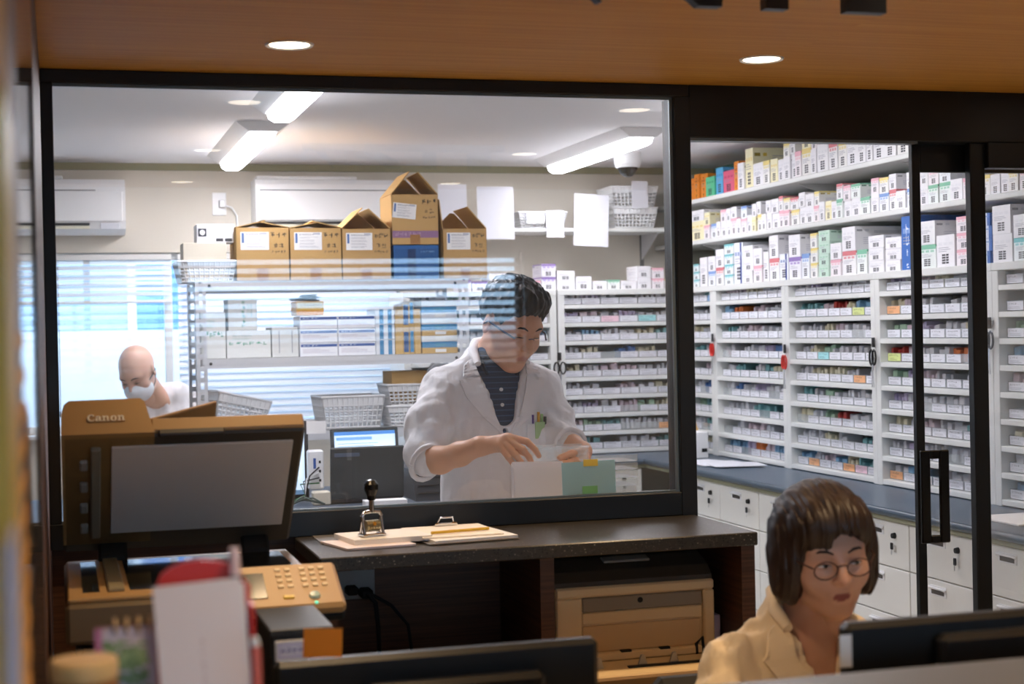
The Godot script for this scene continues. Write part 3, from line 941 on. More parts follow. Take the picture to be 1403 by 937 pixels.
# ---------------------------------------------------------------- lights and ceiling fittings
func ceiling_fittings() -> void:
	var glow := mat(rgb(255, 255, 255), 0.4)
	glow.emission_enabled = true
	glow.emission = Color(0.97, 0.97, 1.0)
	glow.emission_energy_multiplier = 16.0
	var spots := [Vector3(0.82, CEIL, -7.05), Vector3(0.82, CEIL, -5.3), Vector3(2.47, CEIL, -7.05), Vector3(2.47, CEIL, -5.3)]
	var words := ["white ceiling batten light nearer the air conditioner", "white ceiling batten light at the top edge of the glass", "white ceiling batten light left of the dome camera", "white ceiling batten light hidden behind the door header"]
	for k in 4:
		var t := thing("batten_light", words[k], "ceiling light", spots[k], 0.0, "linear ceiling lights of the dispensary")
		part(t, "housing", prism([Vector2(-0.115, 0), Vector2(0.115, 0), Vector2(0.06, -0.04), Vector2(-0.06, -0.04)], -0.63, 0.63), M.plastic_white)
		part(t, "tube_lamp", prism([Vector2(-0.055, -0.04), Vector2(0.055, -0.04), Vector2(0.048, -0.062), Vector2(0.028, -0.074), Vector2(-0.028, -0.074), Vector2(-0.048, -0.062)], -0.6, 0.6), glow)
		var a := AreaLight3D.new()
		a.name = "batten_glow"
		a.area_size = Vector2(0.12, 1.2)
		a.light_energy = [1.4, 1.7, 0.7, 0.45][k]
		a.light_color = Color(0.96, 0.96, 1.0)
		a.shadow_enabled = true
		a.position = Vector3(0, -0.08, 0)
		a.rotation_degrees.x = -90
		t.add_child(a)
	# recessed downlights in the oak soffit
	var warm := mat(rgb(255, 250, 240), 0.4)
	warm.emission_enabled = true
	warm.emission = Color(1.0, 0.93, 0.82)
	warm.emission_energy_multiplier = 9.0
	var k2 := 0
	for z in [-3.465, -2.33, -1.2]:
		for x in [0.503, 1.64, 2.78]:
			k2 += 1
			var where := ""
			if z < -3:
				where = ["over the copier side of the glass", "over the doorway header", "beyond the right edge"][int(round((x - 0.503) / 1.137))]
			else:
				where = "%s row, %s from left" % ["middle" if z < -2 else "street", nth(int(round((x - 0.503) / 1.137)) + 1)]
			var d := thing("downlight", "round recessed warm downlight in the oak soffit " + where, "downlight", Vector3(x, SOFFIT, z), 0.0, "downlights in the oak soffit")
			part(d, "trim_ring", lathe([Vector2(0.044, -0.001), Vector2(0.052, -0.004), Vector2(0.054, 0.0)], 28), M.plastic_white)
			part(d, "lamp_disc", lathe([Vector2(0.0, -0.0015), Vector2(0.044, -0.0015)], 28), warm)
			var s := SpotLight3D.new()
			s.name = "downlight_beam"
			s.spot_angle = 50.0
			s.spot_angle_attenuation = 0.8
			s.spot_range = 12.0
			s.light_energy = 0.92
			s.light_size = 0.04
			s.light_color = Color(1.0, 0.85, 0.66)
			s.shadow_enabled = true
			s.position = Vector3(0, -0.012, 0)
			s.rotation_degrees.x = -90
			d.add_child(s)
	# security camera
	var c := thing("dome_camera", "white dome security camera with dark glass under the ceiling", "camera", Vector3(2.74, CEIL, -7.35))
	part(c, "base", lathe([Vector2(0.0, -0.075), Vector2(0.058, -0.075), Vector2(0.066, -0.056), Vector2(0.07, 0.0), Vector2(0.0, 0.0)], 28), M.plastic_white)
	part(c, "dome", lathe([Vector2(0.0, -0.122), Vector2(0.02, -0.118), Vector2(0.038, -0.104), Vector2(0.048, -0.086), Vector2(0.05, -0.07)], 24), mat(rgb(34, 40, 38), 0.1))
	# black sign strokes hanging into the top edge of the picture
	var sg := thing("hanging_sign", "black hanging sign, only the feet of its strokes showing at the top", "sign", Vector3(0, 2.108, -2.55))
	var strokes := [[Vector2(0.905, 0), Vector2(0.9, 0.0), Vector2(0.84, 0.06), Vector2(0.87, 0.06)], [Vector2(1.07, 0.012), Vector2(1.085, 0.0), Vector2(1.128, 0.0), Vector2(1.13, 0.02), Vector2(1.05, 0.06), Vector2(1.0, 0.06)], [Vector2(1.212, 0), Vector2(1.256, 0), Vector2(1.256, 0.06), Vector2(1.212, 0.06)], [Vector2(1.37, 0), Vector2(1.45, 0), Vector2(1.45, 0.06), Vector2(1.37, 0.06)]]
	for o in strokes:
		part(sg, "stroke", prism(o, -0.012, 0.012), M.black)
	span(sg, "rail", Vector3(0.8, 0.058, -0.008), Vector3(1.5, SOFFIT - 2.108, 0.008), M.black)

# ---------------------------------------------------------------- steel rack with boxes
func face_image(kind: int) -> Image:
	var im := blank(256, 256, [rgb(200, 160, 100), rgb(202, 162, 102), rgb(196, 156, 98), rgb(30, 84, 140), rgb(232, 232, 226), rgb(240, 240, 242), rgb(238, 200, 90)][kind])
	var r := RandomNumberGenerator.new()
	r.seed = 40 + kind
	if kind <= 2:
		for i in 900:
			im.fill_rect(Rect2i(r.randi_range(0, 255), r.randi_range(0, 255), r.randi_range(1, 5), 1), rgb(200, 160, 100).lerp(rgb(186, 146, 88), r.randf()))
		glyphs(im, 168, 22, 3, 22, rgb(56, 44, 34), r)
		glyphs(im, 182, 74, 2, 22, rgb(80, 64, 48), r)
		glyphs(im, 170, 110, 5, 12, rgb(90, 72, 54), r)
		if kind == 1:
			im.fill_rect(Rect2i(0, 186, 256, 36), rgb(150, 112, 146))
			glyphs(im, 14, 192, 6, 20, rgb(186, 156, 176), r)
		im.fill_rect(Rect2i(98, 196 if kind == 0 else 206, 56, 60), rgb(164, 116, 66))
	elif kind == 3:
		im.fill_rect(Rect2i(78, 0, 46, 256), rgb(24, 52, 96))
		im.fill_rect(Rect2i(0, 0, 256, 26), rgb(36, 96, 156))
		glyphs(im, 150, 40, 5, 14, rgb(150, 180, 210), r)
	elif kind == 4:
		glyphs(im, 30, 40, 7, 14, rgb(120, 160, 150), r)
		glyphs(im, 12, 104, 6, 32, rgb(24, 140, 88), r)
		lines(im, 30, 66, 120, 3, 8, rgb(150, 190, 176), r)
	elif kind == 5:
		im.fill_rect(Rect2i(0, 10, 256, 56), rgb(40, 78, 150))
		glyphs(im, 12, 24, 4, 24, rgb(236, 240, 248), r)
		lines(im, 14, 110, 200, 4, 26, rgb(190, 176, 186), r)
		glyphs(im, 130, 190, 7, 14, rgb(150, 150, 168), r)
	else:
		im.fill_rect(Rect2i(0, 0, 256, 130), rgb(226, 214, 176))
		glyphs(im, 30, 50, 7, 26, rgb(70, 56, 40), r)
		im.fill_rect(Rect2i(0, 160, 256, 96), rgb(232, 160, 40))
	return im

var face_mats := {}
func face_mat(kind: int) -> Material:
	if not face_mats.has(kind):
		face_mats[kind] = textured(face_image(kind), 0.75)
	return face_mats[kind]

# open cardboard carton standing at `at` (middle of the base); flap angles in degrees from flat shut: [left, right, front, back]
func cardboard_box(label: String, at: Vector3, size: Vector3, kind: int, flaps: Array, turn := 0.0, sticker := Rect2(0.08, 0.58, 0.54, 0.34), tilt := 0.0) -> Node3D:
	var t := thing("cardboard_box", label, "box", at, turn, "cardboard cartons on the steel rack")
	var w := size.x * 0.5
	var h := size.y
	var d := size.z * 0.5
	var th := 0.004
	var st := begin()
	add_box(st, Vector3(0, th * 0.5, 0), Vector3(size.x, th, size.z))
	add_box(st, Vector3(0, h * 0.5, d - th * 0.5), Vector3(size.x, h, th))
	add_box(st, Vector3(0, h * 0.5, -d + th * 0.5), Vector3(size.x, h, th))
	add_box(st, Vector3(-w + th * 0.5, h * 0.5, 0), Vector3(th, h, size.z))
	add_box(st, Vector3(w - th * 0.5, h * 0.5, 0), Vector3(th, h, size.z))
	part(t, "body", st.commit(), M.cardboard)
	part(t, "front_print", card(size.x - 0.002, h - 0.002, 0.0008), face_mat(kind), Vector3(0, h * 0.5, d + 0.0006))
	if sticker.size.x > 0.0:
		var sw := sticker.size.x * size.x
		var sh := sticker.size.y * h
		var s := part(t, "address_label", card(sw, sh, 0.0006, Rect2((kind % 4) * 0.25, 0.0, 0.25, 0.25)), M.label_print, Vector3(-w + sticker.position.x * size.x + sw * 0.5, sticker.position.y * h + sh * 0.5, d + 0.0016))
		s.rotation.z = tilt
	var fl: float = size.z * 0.5
	for k in 4:
		if flaps[k] == null:
			continue
		if flaps[k] is String:
			# the rear flap tucked under the two raised ones
			var rise := fl * sin(deg_to_rad(46.0))
			var tuck := part(t, "flap", prism([Vector2(-w + 0.004, 0), Vector2(w - 0.004, 0), Vector2(0.01, rise - 0.006), Vector2(-0.01, rise - 0.006)], -0.002, 0.002), M.cardboard, Vector3(0, h, -d + 0.012))
			tuck.rotation.x = 0.12
			continue
		var ang := deg_to_rad(flaps[k])
		var m := begin()
		if k < 2:
			add_box(m, Vector3((fl * 0.5) * (1 if k == 0 else -1), 0, 0), Vector3(fl, 0.004, size.z - 0.004))
		else:
			add_box(m, Vector3(0, 0, (fl * 0.5) * (-1 if k == 2 else 1)), Vector3(size.x - 0.004, 0.004, fl))
		var f := part(t, "flap", m.commit(), M.cardboard, [Vector3(-w, h + 0.002, 0), Vector3(w, h + 0.002, 0), Vector3(0, h + 0.002, d), Vector3(0, h + 0.002, -d)][k])
		if k == 0:
			f.rotation.z = ang
		elif k == 1:
			f.rotation.z = -ang
		elif k == 2:
			f.rotation.x = ang
		else:
			f.rotation.x = -ang
	return t

func shut_box(called: String, label: String, category: String, at: Vector3, size: Vector3, m: Material, front: Material, group := "", turn := 0.0) -> Node3D:
	var t := thing(called, label, category, at, turn, group)
	part(t, "body", bx(size.x, size.y, size.z, 0.002), m, Vector3(0, size.y * 0.5, 0))
	if front:
		part(t, "front_print", card(size.x - 0.006, size.y - 0.006, 0.0006), front, Vector3(0, size.y * 0.5, size.z * 0.5 + 0.0005))
	return t

# tapered basket with punched walls; base at the origin
func basket(label: String, at: Vector3, w: float, h: float, d: float, turn := 0.0, tilt := 0.0, group := "white plastic baskets") -> Node3D:
	var t := thing("plastic_basket", label, "basket", at, turn, group)
	t.rotation.z = tilt
	var wall := begin()
	var tp := 0.86
	for side in 4:
		var long := w if side < 2 else d
		var off := (d if side < 2 else w) * 0.5
		var b := Basis(Vector3.UP, [0.0, PI, PI / 2, -PI / 2][side])
		var n := int(long / 0.022)
		for i in n + 1:
			var u := (float(i) / n - 0.5) * long
			var lo: Vector3 = b * Vector3(u * tp, 0.0, off * tp)
			var hi: Vector3 = b * Vector3(u, h, off)
			add_tube(wall, [lo, hi], 0.0042, 4)
		for j in 5:
			var f := float(j) / 4.0 * 0.7
			var s := lerpf(tp, 1.0, f)
			add_tube(wall, [b * Vector3(-long * 0.5 * s, h * f, off * s), b * Vector3(long * 0.5 * s, h * f, off * s)], 0.0042, 4)
		var s2 := lerpf(tp, 1.0, 0.86)
		quad(wall, b * Vector3(-long * 0.5 * s2, h * 0.72, off * s2), b * Vector3(long * 0.5 * s2, h * 0.72, off * s2), b * Vector3(long * 0.5, h, off), b * Vector3(-long * 0.5, h, off), Vector3(0, h * 0.5, 0))
	part(t, "punched_wall", wall.commit(), M.plastic_white)
	part(t, "base", bx(w * tp, 0.004, d * tp), M.plastic_white, Vector3(0, 0.002, 0))
	var rim := begin()
	var r := [Vector3(-w / 2, h, d / 2), Vector3(w / 2, h, d / 2), Vector3(w / 2, h, -d / 2), Vector3(-w / 2, h, -d / 2)]
	for i in 4:
		add_tube(rim, [r[i], r[(i + 1) % 4]], 0.006, 6)
	part(t, "rim", rim.commit(), M.plastic_white)
	return t

func rack_and_boxes() -> void:
	var x0 := 0.562
	var x1 := 1.764
	var zf := -6.8
	var zb := -7.24
	var t := thing("steel_rack", "light grey slotted steel shelf rack with four posts", "rack", Vector3.ZERO)
	for p in [[x0, zf, 1, -1], [x1, zf, -1, -1], [x0, zb, 1, 1], [x1, zb, -1, 1]]:
		var st := begin()
		var px: float = p[0]
		var pz: float = p[1]
		add_box(st, Vector3(px + p[2] * 0.001, 0.8925, pz + p[3] * 0.02), Vector3(0.002, 1.785, 0.04))
		# front flange with slots: two rails and rungs between the holes
		add_box(st, Vector3(px + p[2] * 0.0075, 0.8925, pz), Vector3(0.015, 1.785, 0.002))
		add_box(st, Vector3(px + p[2] * 0.0375, 0.8925, pz), Vector3(0.015, 1.785, 0.002))
		for k in 36:
			add_box(st, Vector3(px + p[2] * 0.0225, 0.012 + k * 0.05, pz), Vector3(0.016, 0.022, 0.002))
		part(t, "post", st.commit(), M.steel)
	for y in [1.785, 1.452, 1.13, 0.55]:
		var sh := span(t, "shelf", Vector3(x0 + 0.003, y - 0.003, zb + 0.002), Vector3(x1 - 0.003, y, zf - 0.002), M.steel)
		part(sh, "shelf_lip", bx(x1 - x0 - 0.05, 0.042, 0.002), M.steel, Vector3(0, -0.019, (zf - zb) * 0.5 - 0.003))
		part(sh, "shelf_lip", bx(x1 - x0 - 0.05, 0.042, 0.002), M.steel, Vector3(0, -0.019, -(zf - zb) * 0.5 + 0.003))
		for b in [x0 + 0.06, x1 - 0.06]:
			part(sh, "bolt", lathe([Vector2(0, 0.004), Vector2(0.006, 0.003), Vector2(0.007, 0)], 8), M.dark_metal, Vector3(b - (x0 + x1) * 0.5, -0.019, (zf - zb) * 0.5 - 0.001)).rotation.x = PI / 2
	# top shelf
	var y := 1.785
	cardboard_box("cardboard carton with white address label, leftmost on the rack top", Vector3(0.853, y, -6.93), Vector3(0.226, 0.228, 0.26), 0, [13.0, 11.0, null, null])
	cardboard_box("cardboard carton with square white label, second on the rack top", Vector3(1.083, y, -6.93), Vector3(0.224, 0.226, 0.26), 0, [11.0, 13.0, null, null])
	cardboard_box("cardboard carton with raised tent flaps, third on the rack top", Vector3(1.307, y, -6.93), Vector3(0.216, 0.222, 0.26), 2, [44.0, 42.0, null, "tent"])
	shut_box("blue_box", "dark blue carton under the raised cardboard carton", "box", Vector3(1.53, y, -6.93), Vector3(0.205, 0.15, 0.26), mat(rgb(30, 84, 140), 0.6), face_mat(3))
	cardboard_box("cardboard carton with purple band standing on a blue box", Vector3(1.528, y + 0.152, -6.93), Vector3(0.21, 0.222, 0.26), 1, [50.0, 48.0, null, "tent"], 0.0, Rect2(0.02, 0.52, 0.5, 0.3), deg_to_rad(-6))
	cardboard_box("cardboard carton with open flaps, rightmost on the rack top", Vector3(1.754, y, -6.93), Vector3(0.2, 0.222, 0.26), 2, [97.0, 48.0, null, "tent"])
	basket("white basket holding a pale box at the rack's left end", Vector3(0.615, y, -6.93), 0.25, 0.085, 0.24)
	shut_box("cream_box", "plain cream box sitting in the basket on the rack top", "box", Vector3(0.613, y + 0.006, -6.95), Vector3(0.185, 0.162, 0.16), mat(rgb(226, 218, 200), 0.7), null)
	var hp := shut_box("toner_box", "small white printed box on the cream box, rack top left", "box", Vector3(0.66, y + 0.169, -6.95), Vector3(0.16, 0.08, 0.14), mat(rgb(240, 240, 242), 0.6), null)
	part(hp, "dark_badge", bx(0.034, 0.034, 0.0008), mat(rgb(50, 58, 70), 0.6), Vector3(-0.055, 0.044, 0.0705))
	part(hp, "badge_disc", lathe([Vector2(0, 0.0005), Vector2(0.012, 0.0)], 20), M.plastic_white, Vector3(-0.055, 0.044, 0.0712)).rotation.x = PI / 2
	for k in 2:
		part(hp, "dark_badge", bx(0.03, 0.013, 0.0008), mat(rgb(60, 64, 70), 0.6), Vector3(0.018 + k * 0.038, 0.012, 0.0705))
	# middle shelf
	y = 1.452
	var pale := mat(rgb(222, 222, 216), 0.7)
	shut_box("pale_box", "tall pale grey carton with faint green print, rack middle left", "box", Vector3(0.638, y, -6.95), Vector3(0.108, 0.2, 0.2), pale, face_mat(4), "pale cartons on the rack")
	shut_box("pale_box", "wide pale carton with bold green print, rack middle shelf", "box", Vector3(0.79, y, -6.95), Vector3(0.19, 0.12, 0.2), pale, face_mat(4), "pale cartons on the rack")
	var up := shut_box("pale_box", "pale carton standing on end above the wide green-printed one", "box", Vector3(0.767, y + 0.12, -6.95), Vector3(0.125, 0.135, 0.18), pale, null, "pale cartons on the rack")
	var up_print := part(up, "front_print", card(0.129, 0.119, 0.0006), face_mat(4), Vector3(0, 0.0675, 0.0905))
	up_print.rotation.z = -PI / 2
	var dk := shut_box("pale_box", "pale box with two thin slots beside the blue topped boxes", "box", Vector3(0.948, y, -6.95), Vector3(0.116, 0.13, 0.2), pale, null, "pale cartons on the rack")
	for k in 2:
		part(dk, "slot_mark", bx(0.004, 0.096, 0.0008), mat(rgb(150, 150, 152), 0.7), Vector3(-0.026 + k * 0.056, 0.066, 0.1004))
	for c in 2:
		for r in 3:
			shut_box("blue_topped_box", "white box with blue band, %s column, %s of three up" % [["left", "right"][c], nth(r + 1)], "box", Vector3(1.093 + c * 0.168, y + r * 0.0595, -6.93), Vector3(0.165, 0.058, 0.2), mat(rgb(238, 238, 242), 0.5), face_mat(5), "white boxes with blue bands")
	shut_box("yellow_box", "small cream and orange box on the blue banded boxes", "box", Vector3(1.06, y + 0.18, -6.93), Vector3(0.122, 0.062, 0.16), mat(rgb(232, 170, 60), 0.6), face_mat(6))
	var pouch := begin()
	var rg := RandomNumberGenerator.new()
	rg.seed = 3
	for k in 5:
		add_box(pouch, Vector3(rg.randf_range(-0.02, 0.02), 0.005 + k * 0.0055, 0), Vector3(0.11 - k * 0.012, 0.005, 0.09), 0.002, Basis(Vector3.UP, rg.randf_range(-0.3, 0.3)) * Basis(Vector3.BACK, rg.randf_range(-0.08, 0.08)))
	one("dark_pouch", "folded dark green pouch on the cream and orange box", "pouch", pouch.commit(), mat(rgb(40, 58, 54), 0.5), Vector3(1.05, y + 0.243, -6.93))
	# striped and yellow boxes standing on end
	var tan := mat(rgb(204, 164, 84), 0.7)
	var blue := mat(rgb(44, 128, 176), 0.5)
	var navy := mat(rgb(36, 78, 132), 0.5)
	for k in 3:
		var b := thing("striped_box", "white and blue striped box of a stack of three, %s up" % nth(k + 1), "box", Vector3(1.39, y + k * 0.068, -6.94), 0.0, "white and blue striped boxes")
		part(b, "body", bx(0.086, 0.066, 0.2, 0.002), mat(rgb(232, 234, 236), 0.5), Vector3(0, 0.033, 0))
		for j in 2:
			part(b, "blue_stripe", bx(0.018, 0.064, 0.001), blue, Vector3(-0.016 + j * 0.038, 0.033, 0.1004))
	var bw := [0.034, 0.03, 0.022, 0.03]
	var bx0 := 1.436
	for k in 4:
		var b := thing("upright_carton", ["tan carton upright beside the striped boxes", "blue and tan carton upright, second of four", "teal and tan carton upright, third of four", "tan carton leaning upright, fourth of four"][k], "box", Vector3(bx0 + bw[k] * 0.5, y, -6.94), 0.0, "cartons standing on end")
		var hh: float = [0.2, 0.225, 0.235, 0.2][k]
		part(b, "body", bx(bw[k] - 0.001, hh, 0.2, 0.0015), tan, Vector3(0, hh * 0.5, 0))
		if k in [1, 2]:
			part(b, "blue_stripe", bx(bw[k] * 0.72, hh * 0.4, 0.001), navy if k == 1 else blue, Vector3(0, hh * 0.78, 0.1004))
			part(b, "blue_stripe", bx(bw[k] * 0.72, hh * 0.4, 0.001), navy if k == 1 else blue, Vector3(0, hh * 0.24, 0.1004))
		bx0 += bw[k]
	var cols := [tan, blue, mat(rgb(226, 226, 222), 0.6), tan, blue, mat(rgb(226, 226, 222), 0.6), mat(rgb(214, 216, 220), 0.6), blue, mat(rgb(226, 226, 222), 0.6)]
	for k in 9:
		var b := thing("flat_carton", "flat carton in the stack by the rack's right post, %s from below" % nth(k + 1), "box", Vector3(1.637, y + k * 0.0262, -6.94), 0.0, "flat cartons stacked on the rack")
		part(b, "body", bx(0.164 - 0.004 * (k % 2), 0.0258, 0.21, 0.0015), cols[k], Vector3(0, 0.0129, 0))
		part(b, "tape_patch", bx(0.05, 0.014, 0.001), mat(rgb(60, 140, 170), 0.5) if k % 3 == 1 else mat(rgb(236, 236, 230), 0.6), Vector3(0.004, 0.0129, 0.1054))
	# lower shelf: baskets
	y = 1.136
	basket("white basket tipped on its side, lower rack shelf left", Vector3(0.72, y + 0.03, -6.97), 0.25, 0.12, 0.2, 0.3, -0.22)
	basket("white basket between the tipped one and the stacked pair", Vector3(1.235, y, -6.95), 0.28, 0.135, 0.22, 0.06)
	basket("lower basket of the stacked pair on the rack", Vector3(1.52, y, -6.95), 0.25, 0.085, 0.22)
	basket("upper basket of the stacked pair, holding a carton", Vector3(1.52, y + 0.09, -6.95), 0.25, 0.09, 0.22)
	shut_box("small_carton", "small tan carton sitting in the upper basket", "box", Vector3(1.5, y + 0.1, -6.95), Vector3(0.17, 0.14, 0.14), M.cardboard, null, "", 0.1)
	var bag := begin()
	add_prism(bag, [Vector2(-0.07, 0), Vector2(0.09, 0), Vector2(0.1, 0.05), Vector2(0.04, 0.08), Vector2(-0.02, 0.09), Vector2(-0.05, 0.05)], -0.03, 0.03)
	one("plastic_bag", "crumpled clear plastic bag over the small tan carton", "bag", bag.commit(), M.bag, Vector3(1.635, y + 0.186, -6.87))
	one("paper_stack", "loose white papers lying between the rack baskets", "papers", bx(0.22, 0.03, 0.16, 0.003), M.paper, Vector3(0.98, y + 0.016, -6.96))

# ---------------------------------------------------------------- back room
func air_conditioner(label: String, at: Vector3, w: float) -> void:
	var t := thing("air_conditioner", label, "air conditioner", at, 0.0, "wall air conditioners")
	var m := mat(rgb(236, 235, 234), 0.4)
	# profile in (z, y): rounded front
	var st := begin()
	add_prism(st, [Vector2(0, 0.0), Vector2(0.12, 0.0), Vector2(0.2, 0.02), Vector2(0.215, 0.06), Vector2(0.218, 0.2), Vector2(0.2, 0.235), Vector2(0.17, 0.262), Vector2(0, 0.265)], -w / 2, w / 2, Transform3D(Basis(Vector3(0, 0, 1), Vector3(0, 1, 0), Vector3(-1, 0, 0)), Vector3.ZERO))
	part(t, "body", st.commit(), m)
	part(t, "front_panel", bx(w - 0.03, 0.145, 0.006, 0.003), m, Vector3(0, 0.128, 0.219))
	part(t, "panel_gap", bx(w - 0.16, 0.004, 0.006), mat(rgb(90, 90, 92), 0.7), Vector3(-0.06, 0.205, 0.2165))
	part(t, "air_slot", bx(w - 0.2, 0.012, 0.008), mat(rgb(50, 50, 50), 0.8), Vector3(-0.07, 0.042, 0.2125))
	part(t, "louvre", bx(w - 0.2, 0.016, 0.004, 0.001), mat(rgb(222, 218, 196), 0.5), Vector3(-0.07, 0.027, 0.211))
	part(t, "display", bx(0.09, 0.03, 0.006, 0.002), mat(rgb(210, 212, 218), 0.4), Vector3(w * 0.5 - 0.075, 0.032, 0.213))
	part(t, "top_cover", bx(w - 0.3, 0.016, 0.12, 0.004), m, Vector3(-0.14, 0.272, 0.1))

func back_room_things() -> void:
	air_conditioner("white wall air conditioner at the left edge of the glass", Vector3(-0.08, 2.06, BACK), 0.81)
	air_conditioner("white wall air conditioner behind the cardboard cartons", Vector3(1.36, 2.066, BACK), 0.81)
	var pl := thing("wall_socket", "white wall socket with a white cable below the ceiling", "socket", Vector3(0.795, 2.218, BACK))
	part(pl, "plate", bx(0.07, 0.115, 0.008, 0.003), M.plastic_white, Vector3(0, 0, 0.004))
	part(pl, "plug", bx(0.03, 0.04, 0.03, 0.004), M.plastic_white, Vector3(0.012, 0.0, 0.023))
	part(pl, "cable", tube([Vector3(0.026, -0.01, 0.03), Vector3(0.06, -0.02, 0.03), Vector3(0.085, -0.06, 0.02), Vector3(0.09, -0.3, 0.012)], 0.005, 6), M.plastic_white)
	# shelf on the back wall with hanging sheets and baskets
	var s := thing("back_wall_shelf", "narrow white shelf on the back wall above the drawers", "shelf", Vector3(2.5, 2.073, BACK + 0.001))
	span(s, "board", Vector3(-0.62, -0.02, 0.0), Vector3(0.62, 0, 0.3), M.cab, 0.003)
	for x in [-0.45, 0.57]:
		part(s, "bracket", prism([Vector2(0, 0), Vector2(0.26, 0), Vector2(0, -0.14)], -0.003, 0.003, Transform3D(Basis(Vector3(0, 0, 1), Vector3(0, 1, 0), Vector3(-1, 0, 0)), Vector3(x, -0.02, 0))), M.steel)
		span(s, "wall_strip", Vector3(x - 0.01, -0.33, 0), Vector3(x + 0.01, 0.0, 0.01), mat(rgb(120, 120, 116), 0.5))
	basket("lower of two nested white baskets on the back wall shelf", Vector3(2.93, 2.08, -7.88), 0.25, 0.1, 0.24)
	basket("upper white basket with a paper slip on the back wall shelf", Vector3(2.93, 2.19, -7.88), 0.255, 0.1, 0.24)
	basket("low white basket with a name slip on the back wall shelf", Vector3(2.42, 2.08, -7.88), 0.26, 0.075, 0.24)
	var sheets := [[2.16, 2.15, 0.195, 0.27, 0.0, "large white sheet hanging by the cartons on the back wall shelf"], [1.934, 2.17, 0.15, 0.25, 0.0, "white sheet partly hidden behind the raised carton"], [2.676, 2.112, 0.19, 0.272, -0.05, "tilted white sheet hanging right of centre on the shelf"], [2.478, 2.094, 0.096, 0.14, 0.0, "small white sheet hanging from the low basket"], [2.948, 2.247, 0.09, 0.142, 0.0, "narrow white slip on the upper basket"]]
	for e in sheets:
		var o := one("paper_sheet", e[5], "paper", card(e[2], e[3], 0.0014), M.sheet_print, Vector3(e[0], e[1], -7.735), "papers hung on the back wall shelf")
		o.rotation = Vector3(-0.03, 0.0, e[4])
	one("name_slip", "white name slip on the low shelf basket", "paper", card(0.1, 0.055, 0.001), M.label_print, Vector3(2.378, 2.125, -7.752))
	# desk in the dispensary with screens
	var dk := thing("work_desk", "dark grey dispensary desk behind the glass under the screens", "desk", Vector3(1.0, 0, -6.15))
	span(dk, "desk_top", Vector3(-1.2, 0.86, -0.5), Vector3(0.85, 0.9, 0.55), mat(rgb(86, 94, 106), 0.4), 0.004)
	for x in [-1.17, 0.79]:
		for z in [-0.47, 0.47]:
			span(dk, "leg", Vector3(x, 0, z), Vector3(x + 0.05, 0.86, z + 0.05), M.steel)
	var screen := textured(screen_image(), 0.3)
	screen.emission_enabled = true
	screen.emission_texture = screen.albedo_texture
	screen.emission = Color.WHITE
	screen.emission_operator = BaseMaterial3D.EMISSION_OP_MULTIPLY
	screen.emission_energy_multiplier = 0.75
	var mo := thing("monitor", "black framed monitor with blue screen behind the copier lid", "monitor", Vector3(0.725, 0.9, -6.05), 0.06)
	part(mo, "housing", bx(0.385, 0.31, 0.03, 0.006), M.black, Vector3(0, 0.16, 0))
	part(mo, "screen", card(0.35, 0.27, 0.002), screen, Vector3(0, 0.168, 0.0162))
	part(mo, "stand", bx(0.06, 0.1, 0.04, 0.004), M.black, Vector3(0, 0.05, -0.04))
	part(mo, "foot", bx(0.2, 0.012, 0.16, 0.004), M.black, Vector3(0, 0.006, -0.03))
	one("sticky_slip", "white slip stuck on the monitor's right corner", "paper", card(0.075, 0.048, 0.001), M.paper, Vector3(0.945, 1.19, -6.02))
	laptop("dark grey laptop lid seen from behind, nearer one", Vector3(1.12, 0.9, -5.93), 0.285, 0.2, PI, false, screen)
	laptop("dark laptop with lit screen behind the nearer lid", Vector3(1.22, 0.9, -6.45), 0.29, 0.235, 0.05, true, screen)
	var mp := thing("mail_sorter", "dark grey ribbed device beside the laptop near the pharmacist", "device", Vector3(1.4, 0.9, -6.0))
	part(mp, "body", prism([Vector2(-0.1, 0), Vector2(0.12, 0), Vector2(0.13, 0.12), Vector2(0.11, 0.14), Vector2(-0.09, 0.14), Vector2(-0.11, 0.12)], -0.12, 0.12), M.plastic_grey)
	for k in 3:
		part(mp, "rib", bx(0.2, 0.006, 0.006), M.rubber, Vector3(0.01, 0.03 + k * 0.03, 0.122))
	var ps := thing("power_strip_tower", "white power strip box with cables beside the laptop", "power strip", Vector3(0.915, 0.9, -5.95))
	part(ps, "body", bx(0.06, 0.15, 0.05, 0.006), M.plastic_white, Vector3(0.02, 0.13, -0.05))
	part(ps, "base_box", bx(0.066, 0.052, 0.06, 0.005), mat(rgb(216, 206, 186), 0.5), Vector3(0.03, 0.026, 0.01))
	part(ps, "blue_mark", bx(0.01, 0.04, 0.002), mat(rgb(50, 90, 160), 0.5), Vector3(0.014, 0.155, -0.024))
	for k in 3:
		part(ps, "socket", bx(0.008, 0.01, 0.002), M.rubber, Vector3(0.034, 0.09 + k * 0.035, -0.0245))
	for k in 4:
		part(ps, "cable", tube([Vector3(0.03, 0.14 - k * 0.02, -0.02), Vector3(-0.01 - k * 0.012, 0.11 - k * 0.01, 0.0), Vector3(-0.03, 0.04, 0.02), Vector3(-0.06 - 0.01 * k, 0.012, 0.0)], 0.003, 5), [M.rubber, M.plastic_white, M.plastic_grey, mat(rgb(60, 110, 70), 0.6)][k])
	one("note_pad", "white note pad lying before the laptop lid", "notepad", bx(0.16, 0.025, 0.06, 0.002), M.paper, Vector3(1.16, 0.913, -5.78))
	# tangle under the monitor
	var tg := begin()
	var rg := RandomNumberGenerator.new()
	rg.seed = 12
